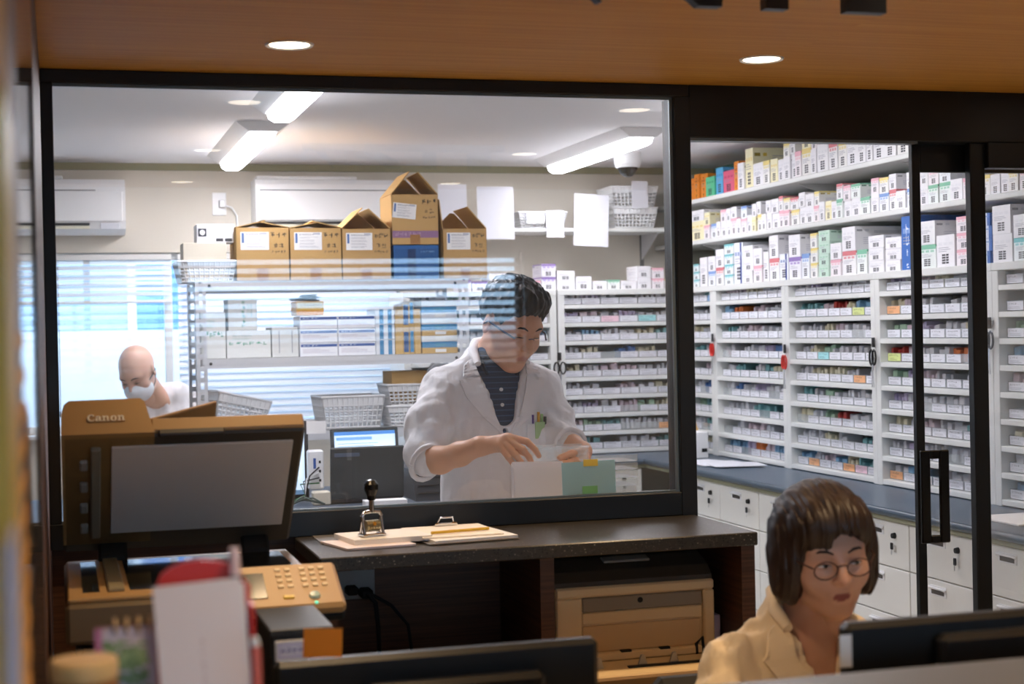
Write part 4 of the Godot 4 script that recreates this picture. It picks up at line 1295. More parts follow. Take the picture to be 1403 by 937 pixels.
	for k in 4:
		add_tube(tg, [Vector3(-0.06, 0.012, 0), Vector3(-0.02 + rg.randf() * 0.02, 0.03 + rg.randf() * 0.02, 0.02), Vector3(0.03, 0.02 + rg.randf() * 0.03, -0.02), Vector3(0.07, 0.012, 0.01)], 0.0035, 5)
	one("cable_tangle", "tangle of thin cables under the monitor's right corner", "cables", tg.commit(), mat(rgb(80, 92, 84), 0.6), Vector3(0.875, 0.9, -5.86))
	# right counter
	var wb := thing("white_bin_box", "white open carton on the counter in the back corner", "box", Vector3(2.99, BASE, -7.22))
	part(wb, "body", bx(0.13, 0.13, 0.16, 0.003), M.paper, Vector3(0, 0.065, 0))
	part(wb, "dark_mark", bx(0.028, 0.018, 0.001), M.rubber, Vector3(0.044, 0.04, 0.0805))
	part(wb, "flap", bx(0.13, 0.003, 0.07), M.cardboard, Vector3(0.0, 0.15, -0.06)).rotation.x = 0.9
	for k in 3:
		one("document", "white printed papers on the right counter, %s of three" % nth(k + 1), "papers", bx(0.24, 0.003, 0.2), M.sheet_print, Vector3(2.93 + k * 0.03, BASE + 0.0016 + k * 0.0032, -6.93 + k * 0.13), "papers lying on the right counter").rotation.y = 0.3 - k * 0.25
	one("document", "white clipboard lying on the right counter, far right", "papers", bx(0.2, 0.006, 0.26, 0.001), M.paper, Vector3(2.98, BASE + 0.0035, -4.42))
	# scissors hung on the cabinet posts
	scissors("red handled scissors hung on the corner cabinet post", Vector3(3.13, 1.44, -7.25), -PI / 2, M.red)
	scissors("red handled scissors hung on the second cabinet post", Vector3(3.13, 1.39, -6.44), -PI / 2, M.red)
	scissors("black handled scissors hung on the third cabinet post", Vector3(3.13, 1.42, -5.64), -PI / 2, M.black)
	scissors("dark blue handled scissors hung on the post at the far right", Vector3(3.13, 1.49, -4.82), -PI / 2, mat(rgb(40, 60, 78), 0.4))
	scissors("black handled scissors hung on the back cabinet post", Vector3(2.456, 1.36, -7.635), 0.0, M.black)
	# card taped to the glass
	one("taped_card", "pale green card taped inside the glass by the pharmacist", "card", card(0.148, 0.092, 0.0012), mat(rgb(166, 208, 216), 0.6), Vector3(1.33, 1.155, GZ - 0.006)).rotation.z = 0.02
	one("yellow_tape", "yellow sticky tab at the top of the taped card", "tape", bx(0.04, 0.018, 0.001), mat(rgb(238, 206, 70), 0.5), Vector3(1.335, 1.197, GZ - 0.0045))
	one("green_tape", "green sticky tab at the foot of the taped card", "tape", bx(0.042, 0.02, 0.001), mat(rgb(130, 204, 130), 0.5), Vector3(1.332, 1.126, GZ - 0.0045))

func scissors(label: String, at: Vector3, turn: float, m: Material) -> void:
	var t := thing("scissors", label, "scissors", at, turn, "scissors hung on the cabinet posts")
	part(t, "hook", bx(0.02, 0.04, 0.006, 0.002), M.black, Vector3(0, 0.05, -0.004))
	for s in [-1, 1]:
		var pts := []
		for k in 13:
			var a := TAU * k / 12.0
			pts.append(Vector3(s * 0.016 + cos(a) * 0.014, -0.01 + sin(a) * 0.03, s * 0.003))
		part(t, "handle", tube(pts, 0.0042, 6), m)
		part(t, "blade", prism([Vector2(s * 0.01, -0.036), Vector2(s * 0.002, -0.04), Vector2(-s * 0.006, -0.13), Vector2(-s * 0.002, -0.13)], s * 0.002 - 0.001, s * 0.002 + 0.001), M.chrome)

func screen_image() -> Image:
	var im := blank(256, 192, rgb(206, 226, 244))
	var r := RandomNumberGenerator.new()
	r.seed = 2
	im.fill_rect(Rect2i(0, 0, 256, 14), rgb(70, 130, 200))
	im.fill_rect(Rect2i(8, 22, 150, 12), rgb(120, 170, 220))
	im.fill_rect(Rect2i(8, 40, 240, 110), rgb(226, 240, 250))
	lines(im, 14, 46, 200, 9, 11, rgb(150, 180, 210), r)
	im.fill_rect(Rect2i(0, 180, 256, 12), rgb(90, 120, 150))
	return im

func laptop(label: String, at: Vector3, w: float, h: float, turn: float, lit: bool, screen: Material) -> void:
	var t := thing("laptop", label, "laptop", at, turn, "dark laptops on the dispensary desk")
	part(t, "base", bx(w, 0.02, 0.22, 0.005), M.plastic_grey, Vector3(0, 0.011, 0.11))
	part(t, "keyboard", bx(w - 0.04, 0.002, 0.1), M.rubber, Vector3(0, 0.022, 0.1))
	var lid := part(t, "lid", bx(w, h, 0.014, 0.006), mat(rgb(58, 64, 66), 0.4), Vector3(0, 0.018 + h * 0.5, -0.02))
	lid.rotation.x = -0.12
	part(lid, "screen", card(w - 0.03, h - 0.035, 0.001), screen if lit else M.black_gloss, Vector3(0, 0.004, 0.0076))
	if not lit:
		part(lid, "grip_band", bx(w * 0.34, 0.014, 0.002, 0.0006), mat(rgb(86, 100, 120), 0.5), Vector3(w * 0.28, h * 0.36, -0.0072))

# ---------------------------------------------------------------- ledge under the glass
func ledge_things() -> void:
	var t := thing("ledge_counter", "dark speckled stone ledge on walnut panels below the glass", "counter", Vector3.ZERO)
	span(t, "stone_top", Vector3(0.548, 1.018, -3.865), Vector3(1.611, 1.05, -3.475), M.granite, 0.0025)
	span(t, "side_panel", Vector3(0.552, 0, -3.863), Vector3(0.588, 1.018, -3.485), M.walnut)
	span(t, "divider", Vector3(1.064, 0.7, -3.843), Vector3(1.098, 1.018, -3.49), M.walnut)
	span(t, "side_panel", Vector3(1.571, 0, -3.863), Vector3(1.606, 1.018, -3.485), M.walnut)
	span(t, "back_panel", Vector3(0.588, 0, -3.863), Vector3(1.571, 1.018, -3.843), M.walnut)
	span(t, "shelf", Vector3(0.588, 0.665, -3.843), Vector3(1.571, 0.7, -3.485), M.walnut)
	var o := thing("power_outlet", "grey outlet plate with a black plug under the stone ledge", "outlet", Vector3(0.69, 0.93, -3.842))
	part(o, "plate", bx(0.1, 0.075, 0.008, 0.002), mat(rgb(150, 150, 148), 0.5), Vector3(0, 0, 0.004))
	part(o, "plug", bx(0.03, 0.022, 0.035, 0.005), M.rubber, Vector3(-0.012, -0.012, 0.025))
	part(o, "plug", bx(0.032, 0.024, 0.04, 0.006), M.rubber, Vector3(0.022, -0.02, 0.028))
	part(o, "cord", tube([Vector3(0.022, -0.02, 0.045), Vector3(0.04, -0.04, 0.06), Vector3(0.046, -0.1, 0.06), Vector3(0.05, -0.2, 0.05)], 0.0055, 6), M.rubber)
	part(o, "cord", tube([Vector3(0.03, -0.02, 0.045), Vector3(0.08, -0.05, 0.06), Vector3(0.12, -0.1, 0.06), Vector3(0.135, -0.2, 0.05)], 0.0045, 6), M.rubber)
	# paper pads and clipboard
	var pad := one("paper_pad", "pale pink card under the numbering stamp on the ledge", "paper", prism([Vector2(0.588, 3.72), Vector2(0.625, 3.565), Vector2(0.79, 3.58), Vector2(0.77, 3.73)], 1.051, 1.056, Transform3D(Basis(Vector3(1, 0, 0), Vector3(0, 0, -1), Vector3(0, 1, 0)), Vector3.ZERO)), M.pink_paper)
	pad.name = "paper_pad"
	one("paper_pad", "thick white pad beneath the numbering stamp", "paper", prism([Vector2(0.628, 3.76), Vector2(0.65, 3.61), Vector2(0.84, 3.625), Vector2(0.82, 3.78)], 1.0562, 1.068, Transform3D(Basis(Vector3(1, 0, 0), Vector3(0, 0, -1), Vector3(0, 1, 0)), Vector3.ZERO)), M.paper)
	one("grey_folder", "thin grey folder edge under the white pads", "folder", bx(0.3, 0.002, 0.16), mat(rgb(120, 120, 124), 0.6), Vector3(0.74, 1.0512, -3.78))
	var cb := thing("clipboard", "clipboard with white sheets and a silver clip on the ledge", "clipboard", Vector3(0.92, 1.051, -3.71), 0.1)
	part(cb, "board", bx(0.225, 0.003, 0.26, 0.001), mat(rgb(110, 104, 100), 0.5), Vector3(0, 0.0015, 0))
	part(cb, "sheet", bx(0.21, 0.006, 0.24), M.paper, Vector3(0.004, 0.006, 0.004)).rotation.y = 0.03
	part(cb, "sheet", bx(0.2, 0.004, 0.21), mat(rgb(244, 236, 224), 0.8), Vector3(-0.008, 0.011, -0.012)).rotation.y = -0.06
	part(cb, "clip", bx(0.06, 0.008, 0.02, 0.003), M.chrome, Vector3(0.01, 0.017, -0.11))
	part(cb, "clip_arch", tube([Vector3(-0.012, 0.018, -0.11), Vector3(-0.006, 0.034, -0.1), Vector3(0.026, 0.034, -0.1), Vector3(0.032, 0.018, -0.11)], 0.0025, 6), M.chrome)
	var pen := one("yellow_pencil", "yellow pencil lying across the clipboard sheets", "pencil", tube([Vector3(-0.08, 0, 0.0), Vector3(0.07, 0, -0.02)], 0.004, 6), mat(rgb(220, 180, 60), 0.5), Vector3(0.925, 1.069, -3.66))
	pen.rotation.y = 0.04
	one("black_pen", "black pen between the pads and the clipboard", "pen", tube([Vector3(-0.01, 0, -0.06), Vector3(0.02, 0, 0.05)], 0.004, 6), M.rubber, Vector3(0.812, 1.0575, -3.72))
	# numbering stamp: chrome frame, number wheels, black knob
	var s := thing("numbering_stamp", "chrome numbering stamp with a black knob on the ledge", "stamp", Vector3(0.703, 1.069, -3.665), 0.25)
	var fr := begin()
	for x in [-0.024, 0.024]:
		add_tube(fr, [Vector3(x, 0.0, 0.012), Vector3(x, 0.048, 0.0)], 0.004, 8)
		add_tube(fr, [Vector3(x, 0.0, -0.014), Vector3(x, 0.048, 0.0)], 0.004, 8)
		add_box(fr, Vector3(x, 0.003, 0), Vector3(0.012, 0.006, 0.036), 0.002)
	add_tube(fr, [Vector3(-0.026, 0.046, 0), Vector3(-0.02, 0.056, 0), Vector3(0.0, 0.058, 0), Vector3(0.02, 0.056, 0), Vector3(0.026, 0.046, 0)], 0.0045, 8)
	add_box(fr, Vector3(0, 0.004, 0.014), Vector3(0.05, 0.006, 0.006), 0.002)
	part(s, "frame", fr.commit(), M.chrome)
	for k in 5:
		part(s, "number_wheel", lathe([Vector2(0, -0.003), Vector2(0.014, -0.003), Vector2(0.014, 0.003), Vector2(0, 0.003)], 10), mat(rgb(170, 160, 130), 0.3, 0.8), Vector3(-0.014 + k * 0.007, 0.024, 0)).rotation.z = PI / 2
	part(s, "brass_screw", lathe([Vector2(0, 0.003), Vector2(0.004, 0.002), Vector2(0.005, 0)], 8), mat(rgb(220, 150, 50), 0.3, 0.7), Vector3(0, 0.03, 0.016)).rotation.x = PI / 2
	part(s, "stem", tube([Vector3(0, 0.056, 0), Vector3(0, 0.094, 0)], 0.0065, 10), M.chrome)
	part(s, "knob", lathe([Vector2(0.0, 0.135), Vector2(0.011, 0.132), Vector2(0.0185, 0.122), Vector2(0.0175, 0.11), Vector2(0.011, 0.096), Vector2(0.009, 0.085), Vector2(0.0, 0.085)], 20), M.black_gloss)

# ---------------------------------------------------------------- copier
func copier() -> void:
	var t := thing("copier", "office copier with its lid standing open, left of the ledge", "copier", Vector3(0, 0, -3.2))
	var beige := mat(rgb(186, 148, 96), 0.45)
	var dark := mat(rgb(74, 68, 60), 0.5)
	var body := mat(rgb(58, 62, 70), 0.5)
	var x0 := 0.0
	var x1 := 0.475
	span(t, "body", Vector3(x0 + 0.02, 0, -0.3), Vector3(x1 - 0.01, 0.985, 0.26), body, 0.01)
	# scanner unit: frame round a dark glass
	var sc := span(t, "scanner_unit", Vector3(x0, 0.995, -0.32), Vector3(x1, 1.07, 0.26), mat(rgb(116, 98, 72), 0.45), 0.008)
	part(sc, "platen_frame", bx(x1 - x0 - 0.01, 0.01, 0.5, 0.003), beige, Vector3(0, 0.042, 0.03))
	part(sc, "platen_glass", bx(0.33, 0.003, 0.4), mat(rgb(28, 30, 30), 0.08), Vector3(0.045, 0.0475, 0.02))
	part(sc, "feed_glass", bx(0.03, 0.003, 0.4), mat(rgb(28, 30, 30), 0.08), Vector3(-0.19, 0.0475, 0.02))
	part(sc, "divider_bar", bx(0.03, 0.008, 0.42, 0.002), mat(rgb(150, 138, 108), 0.4), Vector3(-0.145, 0.05, 0.02))
	# control panel, tipped to the user, at the right front
	var p := Node3D.new()
	p.name = "control_panel"
	t.add_child(p)
	p.position = Vector3(0.375, 1.072, 0.262)
	p.rotation.x = 0.42
	part(p, "panel_plate", bx(0.25, 0.024, 0.15, 0.008), beige, Vector3.ZERO)
	part(p, "panel_base", bx(0.25, 0.02, 0.15, 0.006), M.rubber, Vector3(0, -0.02, -0.004))
	part(p, "touch_screen", bx(0.1, 0.003, 0.085, 0.001), mat(rgb(34, 40, 42), 0.15), Vector3(-0.066, 0.0125, 0.0))
	var key := bx(0.011, 0.004, 0.009, 0.002)
	var km := mat(rgb(236, 214, 172), 0.45)
	for i in 4:
		for j in 3:
			part(p, "button", key, km, Vector3(0.058 + j * 0.018, 0.013, -0.05 + i * 0.019))
		part(p, "button", key, km, Vector3(0.012, 0.013, -0.05 + i * 0.019))
		part(p, "button", key, km, Vector3(0.03, 0.013, -0.05 + i * 0.019))
	part(p, "yellow_button", bx(0.02, 0.004, 0.01, 0.002), mat(rgb(226, 190, 60), 0.4), Vector3(0.022, 0.013, 0.043))
	part(p, "start_button", lathe([Vector2(0, 0.006), Vector2(0.009, 0.005), Vector2(0.011, 0)], 16), mat(rgb(170, 200, 196), 0.3), Vector3(0.07, 0.012, 0.043))
	part(p, "ready_lamp", bx(0.006, 0.003, 0.008, 0.001), lamp_green(), Vector3(0.07, 0.012, 0.065))
	# lid: turned about its rear hinge
	var lid := Node3D.new()
	lid.name = "lid"
	t.add_child(lid)
	lid.position = Vector3(0, 1.095, -0.262)
	lid.rotation.x = -deg_to_rad(43.0)
	var L := 0.385
	var W := 0.478
	# local z runs from the hinge to the lid's free edge, local y out of its top
	part(lid, "cover", bx(W, 0.036, L, 0.006), dark, Vector3(W * 0.5, 0.018, L * 0.5))
	part(lid, "front_edge", bx(W - 0.175, 0.034, 0.01, 0.004), beige, Vector3(0.172 + (W - 0.175) * 0.5, 0.02, L + 0.003))
	part(lid, "grip_recess", bx(0.13, 0.02, 0.012, 0.003), dark, Vector3(0.25, 0.003, L + 0.002))
	part(lid, "feeder", prism([Vector2(0, 0.0), Vector2(0.178, 0.0), Vector2(0.172, 0.03), Vector2(0.162, 0.082), Vector2(0.154, 0.09), Vector2(0.016, 0.088), Vector2(0.006, 0.078), Vector2(0.0, 0.05)], 0.03, L + 0.008), beige)
	part(lid, "feeder_tray", bx(0.15, 0.008, 0.24, 0.003), beige, Vector3(0.235, 0.068, L - 0.13)).rotation.z = 0.3
	part(lid, "platen_pad", bx(0.36, 0.006, L - 0.1, 0.002), mat(rgb(234, 226, 218), 0.6), Vector3(0.275, -0.003, L * 0.5 + 0.02))
	part(lid, "feed_bar", bx(0.02, 0.012, L - 0.09, 0.003), mat(rgb(150, 142, 124), 0.4), Vector3(0.065, -0.005, L * 0.5 + 0.015))
	for k in 4:
		part(lid, "feed_roller", bx(0.016, 0.01, 0.03, 0.003), mat(rgb(166, 160, 150), 0.4), Vector3(0.042, -0.003, 0.09 + k * 0.07))
	for x in [0.1, 0.4]:
		part(lid, "hinge", bx(0.06, 0.05, 0.06, 0.006), M.rubber, Vector3(x, -0.016, 0.0))
		part(lid, "hinge_pin", tube([Vector3(x - 0.02, -0.034, 0.012), Vector3(x + 0.02, -0.034, 0.012)], 0.007, 8), M.chrome)
	var txt := lettering("Canon", 0.0165, 0.0015, true, 700)
	var tm := part(lid, "lettering", txt, mat(rgb(255, 246, 226), 0.4), Vector3(0.086, 0.04, L + 0.0095))
	tm.name = "lettering"

func lamp_green() -> Material:
	var m := mat(rgb(110, 230, 200), 0.4)
	m.emission_enabled = true
	m.emission = Color(0.3, 0.9, 0.75)
	m.emission_energy_multiplier = 0.8
	return m

# ---------------------------------------------------------------- printer in the ledge
func printer() -> void:
	var t := thing("laser_printer", "cream laser printer with its front tray open, under the ledge", "printer", Vector3(1.327, 0.7, -3.56))
	var cream := mat(rgb(240, 212, 166), 0.45)
	var grey := mat(rgb(150, 138, 120), 0.5)
	var dark := mat(rgb(86, 72, 58), 0.45)
	var w := 0.204
	span(t, "body", Vector3(-w, 0.012, -0.27), Vector3(w, 0.225, -0.016), cream, 0.006)
	# domed top cover, profile in (z, y)
	var st := begin()
	add_prism(st, [Vector2(0.27, 0.225), Vector2(0.012, 0.225), Vector2(0.016, 0.24), Vector2(0.04, 0.262), Vector2(0.1, 0.284), Vector2(0.2, 0.29), Vector2(0.27, 0.285)], -w, w, Transform3D(Basis(Vector3(0, 0, -1), Vector3(0, 1, 0), Vector3(1, 0, 0)), Vector3.ZERO))
	part(t, "top_cover", st.commit(), dark)
	part(t, "output_flap", bx(0.12, 0.006, 0.03, 0.002), mat(rgb(170, 160, 146), 0.4), Vector3(0.0, 0.281, -0.075)).rotation.x = 0.25
	part(t, "rear_support", bx(0.26, 0.02, 0.02, 0.003), M.rubber, Vector3(-0.03, 0.298, -0.2))
	span(t, "top_beam", Vector3(-w, 0.205, -0.016), Vector3(w, 0.23, 0.0), cream, 0.005)
	span(t, "left_column", Vector3(-w, 0.012, -0.016), Vector3(-w + 0.066, 0.205, 0.0), cream, 0.004)
	span(t, "right_column", Vector3(w - 0.028, 0.012, -0.016), Vector3(w, 0.205, 0.0), cream, 0.004)
	span(t, "grey_strip", Vector3(-w + 0.068, 0.168, -0.016), Vector3(w - 0.03, 0.203, -0.006), grey, 0.003)
	part(t, "badge", lathe([Vector2(0, 0.003), Vector2(0.006, 0.002), Vector2(0.007, 0)], 14), M.rubber, Vector3(0.012, 0.19, -0.006)).rotation.x = PI / 2
	span(t, "front_strip", Vector3(-w + 0.068, 0.138, -0.016), Vector3(w - 0.03, 0.166, -0.008), cream, 0.003)
	span(t, "inner_panel", Vector3(-w + 0.07, 0.07, -0.024), Vector3(w - 0.034, 0.134, -0.013), mat(rgb(226, 192, 144), 0.5), 0.002)
	span(t, "feed_lip", Vector3(-w + 0.07, 0.05, -0.02), Vector3(w - 0.036, 0.07, 0.006), cream, 0.003)
	for x in [-0.03, 0.07]:
		part(t, "lip_notch", bx(0.026, 0.005, 0.012), M.rubber, Vector3(x, 0.071, 0.0))
	part(t, "wire_bracket", tube([Vector3(w - 0.05, 0.04, 0.004), Vector3(w - 0.052, 0.075, 0.004), Vector3(w - 0.036, 0.09, 0.004), Vector3(w - 0.032, 0.05, 0.004)], 0.004, 6), M.rubber)
	# the open manual feed tray
	var tray := Node3D.new()
	tray.name = "feed_tray"
	t.add_child(tray)
	tray.position = Vector3(0.01, 0.045, 0.0)
	tray.rotation.x = 0.08
	part(tray, "tray_plate", bx(0.43, 0.012, 0.12, 0.004), cream, Vector3(0, 0, 0.064))
	part(tray, "tray_front", bx(0.43, 0.032, 0.014, 0.004), mat(rgb(150, 118, 80), 0.5), Vector3(0, -0.012, 0.13))
	part(tray, "guide_rail", bx(0.24, 0.003, 0.012), M.rubber, Vector3(0.06, 0.008, 0.07))
	for x in [-0.13, -0.02, 0.06, 0.15]:
		part(tray, "paper_guide", prism([Vector2(-0.012, 0), Vector2(0.012, 0), Vector2(0.004, 0.026), Vector2(-0.004, 0.026)], -0.003, 0.003), mat(rgb(176, 172, 170), 0.3), Vector3(x, 0.006, 0.06))
	span(t, "paper_drawer", Vector3(-w, 0.0, -0.26), Vector3(w, 0.012, 0.1), mat(rgb(120, 112, 104), 0.5), 0.003)
	one("lilac_folder", "pale lilac folder standing between the printer and the panel", "folder", bx(0.03, 0.13, 0.2, 0.001), mat(rgb(196, 186, 224), 0.6), Vector3(1.552, 0.766, -3.71))

# ---------------------------------------------------------------- reception foreground
func front_things() -> void:
	# transaction counter before the camera
	var c := thing("reception_counter", "grey reception counter top along the bottom edge", "counter", Vector3.ZERO)
	span(c, "counter_slab", Vector3(-0.02, 1.085, -1.742), Vector3(4.2, 1.12, -0.95), mat(rgb(104, 106, 112), 0.4), 0.004)
	span(c, "front_panel", Vector3(-0.02, 0, -1.3), Vector3(4.2, 1.085, -1.26), M.walnut)
	var d := thing("clerk_desk", "white clerk desk behind the reception counter", "desk", Vector3.ZERO)
	span(d, "desk_top", Vector3(0.1, 0.69, -2.42), Vector3(4.2, 0.72, -1.76), M.white_paint, 0.004)
	for x in [0.12, 4.14]:
		span(d, "leg", Vector3(x, 0, -2.4), Vector3(x + 0.05, 0.69, -1.78), M.steel)
	monitor_back("black monitor seen from behind with an orange note, bottom centre", Vector3(0.548, 0.72, -2.33), 0.506, 0.345)
	monitor_back("black monitor seen from behind before the seated woman", Vector3(1.3, 0.72, -1.98), 0.51, 0.41)
	one("orange_note", "orange sticky note on the monitor's top edge", "note", card(0.058, 0.042, 0.0008), M.orange, Vector3(0.366, 1.092, -2.312)).rotation = Vector3(-0.05, 0, -0.06)
	var sg := thing("name_plate", "small white name plate with violet print on the monitor corner", "sign", Vector3(0.32, 1.066, -2.315))
	part(sg, "plate", bx(0.048, 0.03, 0.003, 0.001), M.paper, Vector3(0, 0.018, 0))
	part(sg, "print", card(0.042, 0.022, 0.0006), textured(plate_image(), 0.6), Vector3(0, 0.018, 0.002))
	var bn := thing("file_box", "dark blue grey file box on the copier's right side", "box", Vector3(0.365, 0.72, -2.62))
	part(bn, "body", bx(0.1, 0.355, 0.2, 0.004), mat(rgb(44, 50, 60), 0.5), Vector3(0, 0.18, 0))
	part(bn, "shelf_edge", bx(0.104, 0.012, 0.21, 0.002), mat(rgb(54, 60, 70), 0.5), Vector3(0, 0.352, 0))
	one("white_slip", "white slip stuck on the left edge of the woman's monitor", "paper", card(0.018, 0.045, 0.001), M.paper, Vector3(1.039, 1.095, -1.962))
	# desk calendar
	var cal := thing("desk_calendar", "spiral desk calendar with a leafy picture", "calendar", Vector3(0.062, 1.121, -1.56), -0.04)
	var page := part(cal, "page", card(0.07, 0.15, 0.002), textured(calendar_image(), 0.7), Vector3(0, 0.075, 0.012))
	page.rotation.x = -0.12
	var backp := part(cal, "back_board", bx(0.07, 0.15, 0.003), mat(rgb(150, 110, 130), 0.7), Vector3(0, 0.075, -0.014))
	backp.rotation.x = 0.12
	for k in 4:
		part(cal, "ring", lathe_ring(0.007, 0.0018), mat(rgb(214, 186, 140), 0.3, 0.6), Vector3(-0.016 + k * 0.011, 0.151, 0.0))
	# wooden cup with a lid
	var cup := thing("wooden_pot", "round wooden pot with a pale lid at the left", "pot", Vector3(0.0155, 1.121, -1.48))
	part(cup, "body", lathe([Vector2(0, 0), Vector2(0.0285, 0), Vector2(0.0295, 0.12), Vector2(0.0275, 0.12), Vector2(0.0, 0.118)], 28), tri_mat(wood_image(128, 128, rgb(190, 130, 66), rgb(164, 104, 48), 33), Vector3(6, 6, 6), 0.4))
	part(cup, "lid", lathe([Vector2(0.0295, 0.1205), Vector2(0.0305, 0.124), Vector2(0.0305, 0.134), Vector2(0.029, 0.138), Vector2(0, 0.139)], 28), mat(rgb(226, 190, 130), 0.45))
	# red stand with a white leaflet, marker and pens
	var stand := thing("red_stand", "round-topped red acrylic stand behind the white leaflet", "stand", Vector3(0.13, 1.121, -1.545), -0.05)
	var out := [Vector2(-0.046, 0), Vector2(0.044, 0), Vector2(0.044, 0.185)]
	for k in 9:
		var a := PI * k / 8.0
		out.append(Vector2(-0.003 + cos(a) * 0.041, 0.192 + sin(a) * 0.021))
	out.append(Vector2(-0.046, 0.185))
	part(stand, "panel", prism(out, -0.003, 0.003), M.red)
	part(stand, "side", bx(0.004, 0.17, 0.03), M.red, Vector3(0.044, 0.085, 0.015))
	var lf := thing("white_leaflet", "white folded leaflet with faint vertical writing in the red stand", "leaflet", Vector3(0.126, 1.121, -1.51), -0.04)
	var sheet := part(lf, "sheet", card(0.082, 0.196, 0.0016), textured(leaflet_image(), 0.8), Vector3(0, 0.098, 0))
	sheet.rotation = Vector3(-0.04, 0, 0.06)
	part(lf, "rear_sheet", bx(0.08, 0.19, 0.002), M.paper, Vector3(0.004, 0.095, -0.008)).rotation = Vector3(-0.03, 0, 0.05)
	var mk := thing("marker_pen", "pink and white marker with a black ring in the red stand", "pen", Vector3(0.158, 1.121, -1.53))
	part(mk, "barrel", tube([Vector3(0.004, 0, 0), Vector3(0.001, 0.19, 0)], 0.0055, 10), mat(rgb(186, 60, 70), 0.4))
	part(mk, "black_ring", tube([Vector3(0.001, 0.19, 0), Vector3(0.0008, 0.198, 0)], 0.0058, 10), M.rubber)
	part(mk, "cap", tube([Vector3(0.0008, 0.198, 0), Vector3(0, 0.224, 0)], [0.0056, 0.0046], 10), mat(rgb(232, 206, 210), 0.4))
	var pn := thing("pink_pen", "pink pen with a white end right of the leaflet", "pen", Vector3(0.168, 1.121, -1.46))
	part(pn, "barrel", tube([Vector3(0.003, 0, 0), Vector3(0, 0.142, 0)], 0.005, 10), mat(rgb(214, 110, 100), 0.4))
	part(pn, "end_cap", tube([Vector3(0, 0.142, 0), Vector3(-0.0005, 0.15, 0)], [0.005, 0.0035], 10), M.plastic_white)
	# leaflet rack on the partition at the far left
	var lr := thing("brochure_row", "coloured brochures on the partition at the left edge", "brochures", Vector3(-0.027, 0.9, -0.89))
	for k in 4:
		part(lr, "brochure", bx(0.004, 0.13, 0.1), [mat(rgb(196, 190, 206), 0.6), mat(rgb(60, 70, 110), 0.6), mat(rgb(190, 90, 70), 0.6), mat(rgb(200, 196, 214), 0.6)][k], Vector3(0, 0.06 + k * 0.14, 0))

func lathe_ring(r: float, th: float) -> Mesh:
	var pts := []
	for k in 13:
		var a := TAU * k / 12.0
		pts.append(Vector3(0, sin(a) * r, cos(a) * r))
	return tube(pts, th, 5)

func monitor_back(label: String, at: Vector3, w: float, h: float) -> void:
	var t := thing("monitor", label, "monitor", at, 0.0, "black monitors on the clerk desk")
	part(t, "housing", bx(w, h - 0.05, 0.03, 0.008), M.black, Vector3(0, h - (h - 0.05) * 0.5, -0.005))
	part(t, "rear_bulge", bx(w * 0.55, (h - 0.05) * 0.55, 0.03, 0.012), mat(rgb(22, 22, 24), 0.35), Vector3(0.02, h - 0.12, 0.022))
	part(t, "neck", bx(0.07, h - 0.1, 0.03, 0.004), M.black, Vector3(0, (h - 0.1) * 0.5, 0.03))
	part(t, "foot", bx(0.22, 0.014, 0.18, 0.005), M.black, Vector3(0, 0.007, 0.02))
	part(t, "screen", bx(w - 0.03, h - 0.085, 0.002), M.black_gloss, Vector3(0, h - (h - 0.05) * 0.5, -0.021))

func plate_image() -> Image:
	var im := blank(128, 64, rgb(214, 206, 236))
	var r := RandomNumberGenerator.new()
	r.seed = 6
	im.fill_rect(Rect2i(6, 8, 116, 48), rgb(236, 232, 246))
	glyphs(im, 12, 18, 4, 22, rgb(92, 60, 150), r)
	return im

func calendar_image() -> Image:
	var im := blank(128, 256, rgb(206, 196, 206))
	var r := RandomNumberGenerator.new()
	r.seed = 19
	for i in 160:
		var c := rgb(110, 140, 96).lerp(rgb(150, 176, 130), r.randf())
		im.fill_rect(Rect2i(r.randi_range(10, 80), r.randi_range(20, 110), r.randi_range(4, 16), r.randi_range(3, 12)), c)
	im.fill_rect(Rect2i(0, 0, 12, 256), rgb(190, 120, 160))
	for y in range(100, 190):
		for x in range(20, 118):
			var dx := (x - 70) / 44.0
			var dy := (y - 146) / 42.0
			if dx * dx + dy * dy < 1.0:
				im.set_pixel(x, y, rgb(222, 196, 176))
	glyphs(im, 38, 132, 3, 24, rgb(90, 84, 110), r)
	for i in 10:
		im.fill_rect(Rect2i(34 + r.randi_range(0, 14), 164 + r.randi_range(0, 12), 6, 5), rgb(200, 60, 80))
		im.fill_rect(Rect2i(96 + r.randi_range(0, 12), 140 + r.randi_range(0, 10), 6, 5), rgb(206, 70, 70))
	return im

func leaflet_image() -> Image:
	var im := blank(128, 256, rgb(238, 230, 232))
	var r := RandomNumberGenerator.new()
	r.seed = 14
	glyphs(im, 62, 70, 9, 6, rgb(214, 200, 204), r, true)
	glyphs(im, 62, 180, 2, 8, rgb(190, 160, 150), r, true)
	return im

